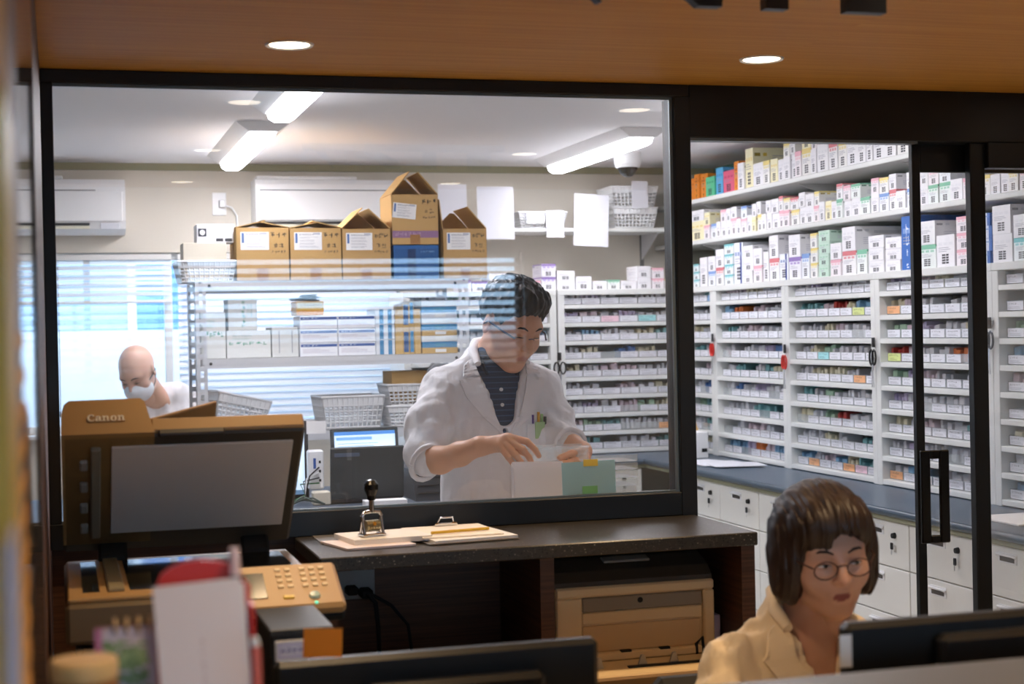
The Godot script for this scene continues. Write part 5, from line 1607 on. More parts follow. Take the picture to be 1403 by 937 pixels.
# ---------------------------------------------------------------- people: distance fields meshed as surface nets
class Field:
	var o: Vector3
	var h: float
	var nx: int
	var ny: int
	var nz: int
	var f: PackedFloat32Array

	func _init(lo: Vector3, hi: Vector3, cell: float) -> void:
		o = lo
		h = cell
		nx = int(ceil((hi.x - lo.x) / h)) + 1
		ny = int(ceil((hi.y - lo.y) / h)) + 1
		nz = int(ceil((hi.z - lo.z) / h)) + 1
		f = PackedFloat32Array()
		f.resize(nx * ny * nz)
		f.fill(1.0)

	func clampi3(v: float, n: int) -> int:
		return clampi(int(v), 0, n - 1)

	# tapered capsule, smooth union
	func cap(a: Vector3, b: Vector3, ra: float, rb: float, k := 0.01, cut := false) -> void:
		var m := maxf(ra, rb) + k + h * 2.0
		var lo := (a.min(b) - Vector3(m, m, m) - o) / h
		var hi := (a.max(b) + Vector3(m, m, m) - o) / h
		var x0 := clampi3(lo.x, nx); var x1 := clampi3(hi.x + 1, nx)
		var y0 := clampi3(lo.y, ny); var y1 := clampi3(hi.y + 1, ny)
		var z0 := clampi3(lo.z, nz); var z1 := clampi3(hi.z + 1, nz)
		var ab := b - a
		var l2 := maxf(ab.length_squared(), 1e-9)
		for z in range(z0, z1 + 1):
			for y in range(y0, y1 + 1):
				var i := (z * ny + y) * nx + x0
				for x in range(x0, x1 + 1):
					var p := Vector3(o.x + x * h, o.y + y * h, o.z + z * h) - a
					var t := clampf(p.dot(ab) / l2, 0.0, 1.0)
					var d := (p - ab * t).length() - (ra + (rb - ra) * t)
					var g := f[i]
					if cut:
						d = -d
						var q := maxf(k - absf(g - d), 0.0)
						f[i] = maxf(g, d) + q * q * 0.25 / k
					else:
						var q := maxf(k - absf(g - d), 0.0)
						f[i] = minf(g, d) - q * q * 0.25 / k
					i += 1

	func chain(pts: Array, r0: float, r1: float, k := 0.004) -> void:
		var n := pts.size() - 1
		for i in n:
			cap(pts[i], pts[i + 1], lerpf(r0, r1, float(i) / n), lerpf(r0, r1, float(i + 1) / n), k)

	func ell(c: Vector3, r: Vector3, k := 0.01, cut := false, b := Basis()) -> void:
		var m := maxf(r.x, maxf(r.y, r.z)) + k + h * 2.0
		var lo := (c - Vector3(m, m, m) - o) / h
		var hi := (c + Vector3(m, m, m) - o) / h
		var x0 := clampi3(lo.x, nx); var x1 := clampi3(hi.x + 1, nx)
		var y0 := clampi3(lo.y, ny); var y1 := clampi3(hi.y + 1, ny)
		var z0 := clampi3(lo.z, nz); var z1 := clampi3(hi.z + 1, nz)
		var inv := b.transposed()
		for z in range(z0, z1 + 1):
			for y in range(y0, y1 + 1):
				var i := (z * ny + y) * nx + x0
				for x in range(x0, x1 + 1):
					var p := inv * (Vector3(o.x + x * h, o.y + y * h, o.z + z * h) - c)
					var u := p / r
					var k0 := u.length()
					var k1 := (u / r).length()
					var d := k0 * (k0 - 1.0) / maxf(k1, 1e-6) if k0 > 1e-4 else -minf(r.x, minf(r.y, r.z))
					var g := f[i]
					var q := 0.0
					if cut:
						d = -d
						q = maxf(k - absf(g - d), 0.0)
						f[i] = maxf(g, d) + q * q * 0.25 / k
					else:
						q = maxf(k - absf(g - d), 0.0)
						f[i] = minf(g, d) - q * q * 0.25 / k
					i += 1

	# cut away the half space n.p > w
	func plane_cut(n: Vector3, w: float, k := 0.004) -> void:
		var i := 0
		for z in nz:
			for y in ny:
				for x in nx:
					var d := Vector3(o.x + x * h, o.y + y * h, o.z + z * h).dot(n) - w
					var g := f[i]
					var q := maxf(k - absf(g - d), 0.0)
					f[i] = maxf(g, d) + q * q * 0.25 / k
					i += 1

	func ripple(nn: FastNoiseLite, amp: float, stretch: Vector3, band := 0.03) -> void:
		var i := 0
		for z in nz:
			for y in ny:
				for x in nx:
					if absf(f[i]) < band:
						f[i] += amp * nn.get_noise_3d((o.x + x * h) * stretch.x, (o.y + y * h) * stretch.y, (o.z + z * h) * stretch.z)
					i += 1

	# first surface met when looking along -z at (x, y)
	func front(x: float, y: float) -> float:
		var ix := clampi(int(round((x - o.x) / h)), 0, nx - 1)
		var iy := clampi(int(round((y - o.y) / h)), 0, ny - 1)
		for z in range(nz - 1, 0, -1):
			var g := f[(z * ny + iy) * nx + ix]
			if g < 0.0:
				var g2 := f[(mini(z + 1, nz - 1) * ny + iy) * nx + ix]
				return o.z + (z + clampf(-g / maxf(g2 - g, 1e-6), 0.0, 1.0)) * h
		return o.z

	# append to {v, n, i, c}
	func mesh_into(out: Dictionary, xf := Transform3D(), base_col := Color.WHITE, lip_col := Color(0, 0, 0, 0)) -> void:
		var vid := PackedInt32Array()
		vid.resize(nx * ny * nz)
		vid.fill(-1)
		var sy := nx
		var sz := nx * ny
		var offs := PackedInt32Array([0, 1, sy, sy + 1, sz, sz + 1, sz + sy, sz + sy + 1])
		var ed := [[0, 1], [2, 3], [4, 5], [6, 7], [0, 2], [1, 3], [4, 6], [5, 7], [0, 4], [1, 5], [2, 6], [3, 7]]
		var cor := [Vector3(0, 0, 0), Vector3(1, 0, 0), Vector3(0, 1, 0), Vector3(1, 1, 0), Vector3(0, 0, 1), Vector3(1, 0, 1), Vector3(0, 1, 1), Vector3(1, 1, 1)]
		var nb := xf.basis.inverse().transposed()
		var big := h * 4.0
		for z in nz - 1:
			for y in ny - 1:
				var base := (z * ny + y) * nx
				for x in nx - 1:
					var i := base + x
					if absf(f[i]) > big:
						continue
					var neg := 0
					for q in 8:
						if f[i + offs[q]] < 0.0:
							neg += 1
					if neg == 0 or neg == 8:
						continue
					var s := Vector3.ZERO
					var n := 0
					for e in ed:
						var fa := f[i + offs[e[0]]]
						var fb := f[i + offs[e[1]]]
						if (fa < 0.0) != (fb < 0.0):
							s += (cor[e[0]] as Vector3).lerp(cor[e[1]], fa / (fa - fb))
							n += 1
					s /= n
					var g := Vector3(
						f[i + 1] + f[i + 1 + sy] + f[i + 1 + sz] + f[i + 1 + sy + sz] - f[i] - f[i + sy] - f[i + sz] - f[i + sy + sz],
						f[i + sy] + f[i + sy + 1] + f[i + sy + sz] + f[i + sy + sz + 1] - f[i] - f[i + 1] - f[i + sz] - f[i + sz + 1],
						f[i + sz] + f[i + sz + 1] + f[i + sz + sy] + f[i + sz + sy + 1] - f[i] - f[i + 1] - f[i + sy] - f[i + sy + 1])
					vid[i] = out.v.size()
					var p := o + (Vector3(x, y, z) + s) * h
					out.v.append(xf * p)
					out.n.append((nb * g).normalized())
					if lip_col.a > 0.5 and p.z > 0.07 and Vector2(p.x / 0.019, (p.y + 0.067) / 0.0078).length() < 1.0:
						out.c.append(lip_col)
					else:
						out.c.append(base_col)
		for z in range(1, nz - 1):
			for y in range(1, ny - 1):
				var base := (z * ny + y) * nx
				for x in range(1, nx - 1):
					var i := base + x
					var a := f[i] < 0.0
					if a != (f[i + 1] < 0.0):
						face(out, vid[i], vid[i - sy], vid[i - sy - sz], vid[i - sz])
					if a != (f[i + sy] < 0.0):
						face(out, vid[i], vid[i - 1], vid[i - 1 - sz], vid[i - sz])
					if a != (f[i + sz] < 0.0):
						face(out, vid[i], vid[i - 1], vid[i - 1 - sy], vid[i - sy])

	func face(out: Dictionary, a: int, b: int, c: int, d: int) -> void:
		if a < 0 or b < 0 or c < 0 or d < 0:
			return
		var g: Vector3 = (out.v[b] - out.v[a]).cross(out.v[c] - out.v[a])
		var n: Vector3 = out.n[a] + out.n[b] + out.n[c]
		if g.dot(n) > 0.0:
			out.i.append_array(PackedInt32Array([a, c, b, a, d, c]))
		else:
			out.i.append_array(PackedInt32Array([a, b, c, a, c, d]))

func net() -> Dictionary:
	return {"v": PackedVector3Array(), "n": PackedVector3Array(), "i": PackedInt32Array(), "c": PackedColorArray()}

func net_mesh(d: Dictionary) -> ArrayMesh:
	var a := []
	a.resize(Mesh.ARRAY_MAX)
	a[Mesh.ARRAY_VERTEX] = d.v
	a[Mesh.ARRAY_NORMAL] = d.n
	a[Mesh.ARRAY_COLOR] = d.c
	a[Mesh.ARRAY_INDEX] = d.i
	var m := ArrayMesh.new()
	m.add_surface_from_arrays(Mesh.PRIMITIVE_TRIANGLES, a)
	return m

# a cloth strip lying on the front of a field: two polylines of (x, y), offset and thickness
func drape(fd: Field, inner: Array, outer: Array, off: float, th: float, rows := 18, cols := 6) -> Mesh:
	var g := []
	for r in rows + 1:
		var a := along(inner, float(r) / rows)
		var b := along(outer, float(r) / rows)
		var line := []
		for c in cols + 1:
			var p := a.lerp(b, float(c) / cols)
			line.append(Vector3(p.x, p.y, fd.front(p.x, p.y) + off))
		g.append(line)
	for s in 2:
		for r in range(1, rows):
			for c in range(1, cols):
				var p: Vector3 = g[r][c]
				p.z = (g[r - 1][c].z + g[r + 1][c].z + g[r][c - 1].z + g[r][c + 1].z) * 0.25
				g[r][c] = p
	var st := begin()
	var back := Vector3(0, 0, -th)
	for r in rows:
		for c in cols:
			quad(st, g[r][c], g[r][c + 1], g[r + 1][c + 1], g[r + 1][c], g[r][c] - Vector3(0, 0, 0.1))
			quad(st, g[r][c] + back, g[r][c + 1] + back, g[r + 1][c + 1] + back, g[r + 1][c] + back, g[r][c] + Vector3(0, 0, 0.1))
	for r in rows:
		for c in [0, cols]:
			quad(st, g[r][c], g[r + 1][c], g[r + 1][c] + back, g[r][c] + back, g[r][cols / 2])
	for r in [0, rows]:
		for c in cols:
			quad(st, g[r][c], g[r][c + 1], g[r][c + 1] + back, g[r][c] + back, g[rows / 2][c])
	return st.commit()

func along(l: Array, t: float) -> Vector2:
	var n := l.size() - 1
	var u := t * n
	var i := mini(int(u), n - 1)
	return (l[i] as Vector2).lerp(l[i + 1], u - i)

# head in its own axes: origin between the ears, +z out of the face, +y up
func head_field(fem: float, cell: float) -> Field:
	var f := Field.new(Vector3(-0.105, -0.2, -0.135), Vector3(0.105, 0.16, 0.145), cell)
	f.ell(Vector3(0, 0.034, -0.014), Vector3(0.076, 0.092, 0.096), 0.01)
	f.ell(Vector3(0, -0.012, 0.03), Vector3(0.066, 0.08, 0.064), 0.03)
	f.ell(Vector3(0, -0.062, 0.03), Vector3(0.052 - 0.005 * fem, 0.052, 0.056), 0.03)
	f.ell(Vector3(0, -0.1, 0.062), Vector3(0.024, 0.017, 0.022), 0.024)
	f.cap(Vector3(-0.042, -0.078, 0.02), Vector3(-0.012, -0.102, 0.056), 0.02, 0.016, 0.02)
	f.cap(Vector3(0.042, -0.078, 0.02), Vector3(0.012, -0.102, 0.056), 0.02, 0.016, 0.02)
	f.ell(Vector3(0, 0.024, 0.074), Vector3(0.052, 0.013, 0.017), 0.02)
	for s in [-1, 1]:
		f.ell(Vector3(s * 0.042, -0.032, 0.058), Vector3(0.024, 0.026, 0.024), 0.02)
		f.ell(Vector3(s * 0.031, -0.002, 0.096), Vector3(0.02, 0.0115, 0.013), 0.012, true)
		f.ell(Vector3(s * 0.031, -0.002, 0.076), Vector3(0.0155, 0.0125, 0.0125), 0.004)
		f.ell(Vector3(s * 0.077, -0.004, -0.01), Vector3(0.009, 0.03, 0.018), 0.006, false, Basis(Vector3.UP, s * 0.35))
		f.ell(Vector3(s * 0.086, -0.002, -0.006), Vector3(0.005, 0.018, 0.01), 0.004, true, Basis(Vector3.UP, s * 0.35))
	f.cap(Vector3(0, 0.012, 0.088), Vector3(0, -0.03, 0.11), 0.008, 0.0115, 0.012)
	for s in [-1, 1]:
		f.ell(Vector3(s * 0.011, -0.034, 0.098), Vector3(0.008, 0.007, 0.009), 0.006)
	f.cap(Vector3(-0.017, -0.062, 0.083), Vector3(0.017, -0.062, 0.083), 0.006, 0.006, 0.008)
	f.cap(Vector3(-0.013, -0.072, 0.083), Vector3(0.013, -0.072, 0.083), 0.0068, 0.0068, 0.008)
	f.cap(Vector3(-0.021, -0.0665, 0.095), Vector3(0.021, -0.0665, 0.095), 0.0022, 0.0022, 0.003, true)
	f.cap(Vector3(0, -0.06, -0.02), Vector3(0, -0.2, -0.045), 0.054 - 0.008 * fem, 0.058 - 0.008 * fem, 0.02)
	return f

func skin_mat() -> StandardMaterial3D:
	var m := mat(Color.WHITE, 0.5)
	m.vertex_color_use_as_albedo = true
	m.subsurf_scatter_enabled = true
	m.subsurf_scatter_strength = 0.08
	return m

# spectacles in head axes
func spectacles(parent: Node3D, xf: Transform3D, m: Material, full: bool) -> void:
	var g := Node3D.new()
	g.name = "spectacles"
	parent.add_child(g)
	g.transform = xf
	for s in [-1, 1]:
		var pts := []
		for k in 17:
			var a := TAU * k / 16.0
			if not full and (a > PI + 0.35 and a < TAU - 0.35):
				continue
			var e := Vector2(cos(a), sin(a))
			e = Vector2(signf(e.x) * pow(absf(e.x), 0.7), signf(e.y) * pow(absf(e.y), 0.7))
			pts.append([a, Vector3(s * 0.033 + e.x * 0.0245, -0.008 + e.y * 0.0155, 0.104 - absf(e.x * s + 1.0) * 0.003)])
		pts.sort_custom(func(p, q): return (p[0] if p[0] < 4.7 else p[0] - TAU) < (q[0] if q[0] < 4.7 else q[0] - TAU))
		var line := []
		for p in pts:
			line.append(p[1])
		if full:
			line = []
			for k in 17:
				var a := TAU * k / 16.0
				line.append(Vector3(s * 0.033 + cos(a) * 0.0235, -0.008 + sin(a) * 0.0175, 0.103))
		part(g, "rim", tube(line, 0.0016 if full else 0.0026, 6), m)
		var lens := begin()
		add_lathe(lens, [Vector2(0, 0.0008), Vector2(0.023, 0.0)], 20, Transform3D(Basis(Vector3.RIGHT, PI / 2).scaled_local(Vector3(1, 1, 0.68)), Vector3(s * 0.033, -0.008, 0.1025)))
		part(g, "lens", lens.commit(), M.glass)
		part(g, "temple", tube([Vector3(s * 0.057, -0.002, 0.1), Vector3(s * 0.075, 0.004, 0.07), Vector3(s * 0.082, 0.008, 0.0), Vector3(s * 0.08, -0.008, -0.02)], 0.0019 if full else 0.003, 6), m)
	part(g, "bridge", tube([Vector3(-0.01, -0.002, 0.104), Vector3(0, 0.001, 0.1065), Vector3(0.01, -0.002, 0.104)], 0.0016, 6), m)

func eyes(parent: Node3D, xf: Transform3D, open: float, brow: Color, look := 0.0) -> void:
	var white := mat(rgb(232, 228, 224), 0.2)
	var iris := mat(rgb(40, 26, 20), 0.15)
	var dark := mat(brow, 0.8)
	for s in [-1, 1]:
		var e := Node3D.new()
		e.name = "eye"
		parent.add_child(e, true)
		e.transform = xf
		if open > 0.2:
			var st := begin()
			add_lathe(st, [Vector2(0, 0.006), Vector2(0.006, 0.0045), Vector2(0.0115, 0.0)], 14, Transform3D(Basis(Vector3.RIGHT, PI / 2).scaled_local(Vector3(1, 1, 0.42 * open)), Vector3(s * 0.031, -0.003, 0.0855)))
			part(e, "eyeball", st.commit(), white)
			var si := begin()
			add_lathe(si, [Vector2(0, 0.0015), Vector2(0.0048, 0.0)], 12, Transform3D(Basis(Vector3.RIGHT, PI / 2).scaled_local(Vector3(1, 1, 0.9 * open)), Vector3(s * 0.031 + look, -0.0035, 0.0906)))
			part(e, "iris", si.commit(), iris)
		part(e, "lash", tube([Vector3(s * 0.018, -0.004 + 0.001 * open, 0.089), Vector3(s * 0.031, -0.003 + 0.005 * open, 0.0915), Vector3(s * 0.045, -0.004 + 0.001 * open, 0.084)], [0.0008, 0.0016, 0.0008], 6), dark)
		part(e, "eyebrow", tube([Vector3(s * 0.014, 0.02, 0.0945), Vector3(s * 0.026, 0.026, 0.0935), Vector3(s * 0.038, 0.026, 0.089), Vector3(s * 0.05, 0.02, 0.0795)], [0.0022, 0.003, 0.003, 0.0014], 6), dark)

func noise(sd: int, fr: float) -> FastNoiseLite:
	var n := FastNoiseLite.new()
	n.seed = sd
	n.frequency = fr
	n.fractal_octaves = 2
	return n

# ---------------------------------------------------------------- the pharmacist
func pharmacist() -> void:
	var t := thing("person", "person in a white coat with rolled sleeves standing behind the glass, head bowed", "person", Vector3.ZERO)
	var sk := rgb(226, 172, 140).srgb_to_linear()
	var lip := rgb(208, 146, 126).srgb_to_linear()
	var out := net()
	# head
	var hx := Transform3D(Basis(Vector3.UP, deg_to_rad(22)) * Basis(Vector3.RIGHT, deg_to_rad(24)) * Basis(Vector3.BACK, deg_to_rad(-3)), Vector3(1.288, 1.566, -4.475))
	hx.basis = hx.basis.scaled_local(Vector3(1.04, 1.04, 1.04))
	var hf := head_field(0.0, 0.0042)
	hf.mesh_into(out, hx, sk, lip)
	# torso, neck and upper arms under the clothes, then fine forearms with hands
	var bf := Field.new(Vector3(0.93, 0.0, -4.75), Vector3(1.62, 1.56, -4.25), 0.016)
	bf.cap(Vector3(1.262, 1.5, -4.52), Vector3(1.258, 1.38, -4.55), 0.05, 0.058, 0.03)
	bf.ell(Vector3(1.258, 1.24, -4.56), Vector3(0.14, 0.18, 0.085), 0.05)
	bf.ell(Vector3(1.258, 0.98, -4.56), Vector3(0.13, 0.18, 0.085), 0.06)
	for s in [-1, 1]:
		bf.cap(Vector3(1.258 + s * 0.08, 0.9, -4.56), Vector3(1.258 + s * 0.09, 0.48, -4.55), 0.075, 0.052, 0.03)
		bf.cap(Vector3(1.258 + s * 0.09, 0.48, -4.55), Vector3(1.258 + s * 0.09, 0.08, -4.57), 0.05, 0.036, 0.02)
		bf.cap(Vector3(1.258 + s * 0.09, 0.04, -4.58), Vector3(1.258 + s * 0.11, 0.035, -4.4), 0.038, 0.034, 0.02)
	bf.cap(Vector3(1.11, 1.37, -4.54), Vector3(1.01, 1.19, -4.41), 0.042, 0.04, 0.03)
	bf.cap(Vector3(1.4, 1.37, -4.55), Vector3(1.43, 1.212, -4.48), 0.042, 0.04, 0.03)
	bf.mesh_into(out, Transform3D(), sk)
	var rf := Field.new(Vector3(0.94, 1.12, -4.46), Vector3(1.29, 1.3, -4.11), 0.0034)
	rf.chain([Vector3(1.0, 1.187, -4.385), Vector3(1.032, 1.184, -4.34), Vector3(1.076, 1.204, -4.28), Vector3(1.118, 1.229, -4.22)], 0.041, 0.027, 0.02)
	rf.cap(Vector3(1.118, 1.229, -4.22), Vector3(1.185, 1.247, -4.172), 0.024, 0.018, 0.012)
	rf.cap(Vector3(1.122, 1.226, -4.216), Vector3(1.164, 1.23, -4.17), 0.022, 0.0155, 0.012)
	rf.cap(Vector3(1.185, 1.247, -4.172), Vector3(1.164, 1.23, -4.17), 0.0165, 0.0145, 0.01)
	rf.chain([Vector3(1.194, 1.253, -4.168), Vector3(1.235, 1.241, -4.15), Vector3(1.258, 1.218, -4.15), Vector3(1.269, 1.2, -4.152)], 0.0108, 0.0076, 0.003)
	rf.chain([Vector3(1.188, 1.243, -4.16), Vector3(1.218, 1.221, -4.135), Vector3(1.237, 1.198, -4.14), Vector3(1.247, 1.181, -4.148)], 0.0108, 0.0076, 0.003)
	rf.chain([Vector3(1.176, 1.234, -4.158), Vector3(1.198, 1.206, -4.135), Vector3(1.214, 1.186, -4.142), Vector3(1.223, 1.17, -4.15)], 0.0103, 0.0074, 0.003)
	rf.chain([Vector3(1.163, 1.226, -4.16), Vector3(1.179, 1.199, -4.142), Vector3(1.192, 1.183, -4.148), Vector3(1.201, 1.171, -4.154)], 0.009, 0.0066, 0.003)
	rf.chain([Vector3(1.14, 1.236, -4.205), Vector3(1.185, 1.232, -4.2), Vector3(1.215, 1.219, -4.19), Vector3(1.238, 1.205, -4.18)], 0.0135, 0.0085, 0.006)
	rf.mesh_into(out, Transform3D(), sk)
	var lf := Field.new(Vector3(1.3, 1.1, -4.53), Vector3(1.56, 1.27, -4.14), 0.0034)
	lf.chain([Vector3(1.43, 1.212, -4.47), Vector3(1.438, 1.205, -4.38), Vector3(1.446, 1.197, -4.3)], 0.04, 0.027, 0.02)
	lf.cap(Vector3(1.446, 1.197, -4.3), Vector3(1.422, 1.181, -4.225), 0.024, 0.0175, 0.012)
	lf.cap(Vector3(1.446, 1.19, -4.298), Vector3(1.425, 1.158, -4.24), 0.022, 0.0155, 0.012)
	lf.cap(Vector3(1.428, 1.181, -4.225), Vector3(1.425, 1.158, -4.24), 0.0165, 0.0145, 0.01)
	lf.chain([Vector3(1.44, 1.198, -4.27), Vector3(1.412, 1.204, -4.205), Vector3(1.376, 1.2, -4.185), Vector3(1.338, 1.19, -4.178)], 0.0135, 0.0085, 0.006)
	lf.chain([Vector3(1.424, 1.181, -4.215), Vector3(1.373, 1.178, -4.172), Vector3(1.341, 1.173, -4.17), Vector3(1.323, 1.168, -4.178)], 0.0108, 0.0076, 0.003)
	lf.chain([Vector3(1.42, 1.168, -4.22), Vector3(1.376, 1.16, -4.182), Vector3(1.344, 1.154, -4.182), Vector3(1.328, 1.149, -4.19)], 0.0108, 0.0076, 0.003)
	lf.chain([Vector3(1.42, 1.156, -4.232), Vector3(1.384, 1.143, -4.2), Vector3(1.36, 1.133, -4.196), Vector3(1.346, 1.126, -4.2)], 0.0103, 0.0074, 0.003)
	lf.chain([Vector3(1.422, 1.146, -4.245), Vector3(1.395, 1.13, -4.222), Vector3(1.378, 1.119, -4.218), Vector3(1.366, 1.112, -4.216)], 0.009, 0.0066, 0.003)
	lf.mesh_into(out, Transform3D(), sk)
	part(t, "body", net_mesh(out), skin_mat())
	eyes(t, hx, 0.1, rgb(40, 32, 30))
	spectacles(t, hx, mat(rgb(38, 46, 78), 0.3), false)
	# hair
	var hr := Field.new(Vector3(-0.12, -0.09, -0.15), Vector3(0.12, 0.18, 0.14), 0.0045)
	hr.ell(Vector3(0, 0.046, -0.014), Vector3(0.084, 0.096, 0.104), 0.01)
	hr.ell(Vector3(0.01, 0.094, 0.034), Vector3(0.064, 0.04, 0.06), 0.03)
	hr.ell(Vector3(0, -0.06, 0.1), Vector3(0.13, 0.125, 0.085), 0.012, true)
	hr.ell(Vector3(0, -0.12, 0.0), Vector3(0.14, 0.115, 0.14), 0.012, true)
	for s in [-1, 1]:
		hr.ell(Vector3(s * 0.09, -0.012, 0.0), Vector3(0.03, 0.042, 0.034), 0.008, true)
	hr.ripple(noise(4, 42.0), 0.009, Vector3(1.5, 0.5, 0.8), 0.03)
	var hn := net()
	hr.mesh_into(hn, hx)
	part(t, "hair", net_mesh(hn), mat(rgb(30, 26, 24), 0.45))
	# shirt
	var sh := Field.new(Vector3(1.08, 1.15, -4.66), Vector3(1.44, 1.52, -4.38), 0.008)
	sh.ell(Vector3(1.258, 1.28, -4.545), Vector3(0.15, 0.2, 0.102), 0.03)
	sh.cap(Vector3(1.16, 1.395, -4.55), Vector3(1.36, 1.395, -4.55), 0.045, 0.045, 0.03)
	sh.cap(Vector3(1.26, 1.47, -4.53), Vector3(1.258, 1.42, -4.54), 0.064, 0.07, 0.02)
	sh.ell(Vector3(1.27, 1.5, -4.46), Vector3(0.05, 0.06, 0.05), 0.01, true)
	var sn := net()
	sh.mesh_into(sn)
	var stripe := blank(8, 64, rgb(36, 48, 74))
	stripe.fill_rect(Rect2i(0, 26, 8, 12), rgb(76, 100, 134))
	var sm := tri_mat(stripe, Vector3(1, 62, 1), 0.8, false)
	part(t, "shirt", net_mesh(sn), sm)
	for k in 2:
		part(t, "shirt_button", lathe([Vector2(0, 0.003), Vector2(0.005, 0.002), Vector2(0.006, 0)], 12), M.plastic_white, Vector3(1.25, 1.375 - k * 0.045, sh.front(1.25, 1.375 - k * 0.045))).rotation.x = PI / 2
	# coat
	var ct := Field.new(Vector3(0.89, 0.62, -4.74), Vector3(1.58, 1.53, -4.3), 0.0085)
	ct.ell(Vector3(1.258, 1.28, -4.55), Vector3(0.178, 0.2, 0.125), 0.03)
	ct.cap(Vector3(1.13, 1.385, -4.55), Vector3(1.385, 1.38, -4.555), 0.062, 0.062, 0.05)
	ct.ell(Vector3(1.258, 1.08, -4.55), Vector3(0.172, 0.28, 0.13), 0.06)
	ct.ell(Vector3(1.258, 0.8, -4.55), Vector3(0.185, 0.3, 0.14), 0.06)
	ct.cap(Vector3(1.215, 1.462, -4.56), Vector3(1.3, 1.462, -4.56), 0.052, 0.052, 0.03)
	# sleeves
	ct.cap(Vector3(1.1, 1.375, -4.545), Vector3(1.035, 1.28, -4.47), 0.068, 0.066, 0.03)
	ct.cap(Vector3(1.035, 1.28, -4.47), Vector3(1.0, 1.2, -4.405), 0.066, 0.058, 0.02)
	ct.cap(Vector3(1.0, 1.2, -4.405), Vector3(1.002, 1.184, -4.38), 0.056, 0.052, 0.01)
	ct.cap(Vector3(1.402, 1.368, -4.555), Vector3(1.422, 1.28, -4.52), 0.066, 0.064, 0.03)
	ct.cap(Vector3(1.422, 1.28, -4.52), Vector3(1.428, 1.222, -4.46), 0.062, 0.056, 0.02)
	ct.cap(Vector3(1.428, 1.222, -4.46), Vector3(1.435, 1.212, -4.4), 0.055, 0.05, 0.01)
	ct.ripple(noise(8, 9.0), 0.011, Vector3(1.3, 0.8, 1.0), 0.04)
	ct.ripple(noise(18, 24.0), 0.005, Vector3(1.0, 0.6, 1.0), 0.04)
	# neck hole and the V down the front
	ct.cap(Vector3(1.262, 1.56, -4.53), Vector3(1.26, 1.44, -4.54), 0.074, 0.066, 0.006, true)
	for k in 9:
		var u := float(k) / 8.0
		ct.cap(Vector3(lerpf(1.252, 1.2, u), lerpf(1.252, 1.46, u), -4.3), Vector3(lerpf(1.252, 1.2, u), lerpf(1.252, 1.46, u), -4.475 - 0.03 * u), 0.008 + 0.012 * u, 0.008 + 0.012 * u, 0.004, true)
		ct.cap(Vector3(lerpf(1.252, 1.31, u), lerpf(1.252, 1.46, u), -4.3), Vector3(lerpf(1.252, 1.31, u), lerpf(1.252, 1.46, u), -4.475 - 0.03 * u), 0.008 + 0.012 * u, 0.008 + 0.012 * u, 0.004, true)
		ct.cap(Vector3(1.255, lerpf(1.3, 1.46, u), -4.3), Vector3(1.255, lerpf(1.3, 1.46, u), -4.48 - 0.03 * u), 0.03 + 0.02 * u, 0.03 + 0.02 * u, 0.004, true)
	var cn := net()
	ct.mesh_into(cn)
	part(t, "coat", net_mesh(cn), M.coat)
	# lapels and collar
	part(t, "lapel", drape(ct, [Vector2(1.186, 1.413), Vector2(1.196, 1.37), Vector2(1.217, 1.31), Vector2(1.243, 1.245)], [Vector2(1.126, 1.406), Vector2(1.14, 1.36), Vector2(1.182, 1.3), Vector2(1.24, 1.243)], 0.011, 0.006), M.coat)
	part(t, "lapel", drape(ct, [Vector2(1.33, 1.413), Vector2(1.32, 1.37), Vector2(1.296, 1.31), Vector2(1.262, 1.245)], [Vector2(1.388, 1.406), Vector2(1.374, 1.36), Vector2(1.334, 1.3), Vector2(1.266, 1.243)], 0.011, 0.006), M.coat)
	part(t, "collar_leaf", drape(ct, [Vector2(1.178, 1.468), Vector2(1.186, 1.42)], [Vector2(1.15, 1.452), Vector2(1.14, 1.417)], 0.014, 0.008, 8, 4), M.coat)
	part(t, "collar_leaf", drape(ct, [Vector2(1.338, 1.468), Vector2(1.33, 1.42)], [Vector2(1.362, 1.452), Vector2(1.374, 1.417)], 0.014, 0.008, 8, 4), M.coat)
	part(t, "collar", tube([Vector3(1.186, 1.452, -4.475), Vector3(1.186, 1.492, -4.53), Vector3(1.21, 1.51, -4.59), Vector3(1.262, 1.518, -4.612), Vector3(1.316, 1.508, -4.59), Vector3(1.34, 1.488, -4.53), Vector3(1.338, 1.45, -4.478)], [0.01, 0.015, 0.018, 0.018, 0.018, 0.015, 0.01], 8), M.coat)
	part(t, "shirt_collar", tube([Vector3(1.212, 1.42, -4.468), Vector3(1.2, 1.462, -4.5), Vector3(1.212, 1.498, -4.56), Vector3(1.262, 1.508, -4.588), Vector3(1.314, 1.496, -4.56), Vector3(1.322, 1.46, -4.5), Vector3(1.3, 1.418, -4.468)], [0.004, 0.008, 0.009, 0.009, 0.009, 0.008, 0.004], 8), mat(rgb(34, 42, 58), 0.8))
	# front edge seam and chest pocket with pens
	part(t, "front_edge", drape(ct, [Vector2(1.256, 1.25), Vector2(1.262, 1.1), Vector2(1.262, 0.8)], [Vector2(1.286, 1.25), Vector2(1.292, 1.1), Vector2(1.294, 0.8)], 0.005, 0.003, 20, 3), M.coat)
	part(t, "chest_pocket", drape(ct, [Vector2(1.318, 1.272), Vector2(1.322, 1.19)], [Vector2(1.4, 1.272), Vector2(1.396, 1.19)], 0.006, 0.003, 8, 6), M.coat)
	var pz := ct.front(1.35, 1.275) + 0.006
	var pens := [[1.338, rgb(92, 60, 150), 0.026], [1.356, rgb(230, 170, 40), 0.034], [1.366, rgb(150, 190, 120), 0.028], [1.376, rgb(60, 66, 60), 0.02]]
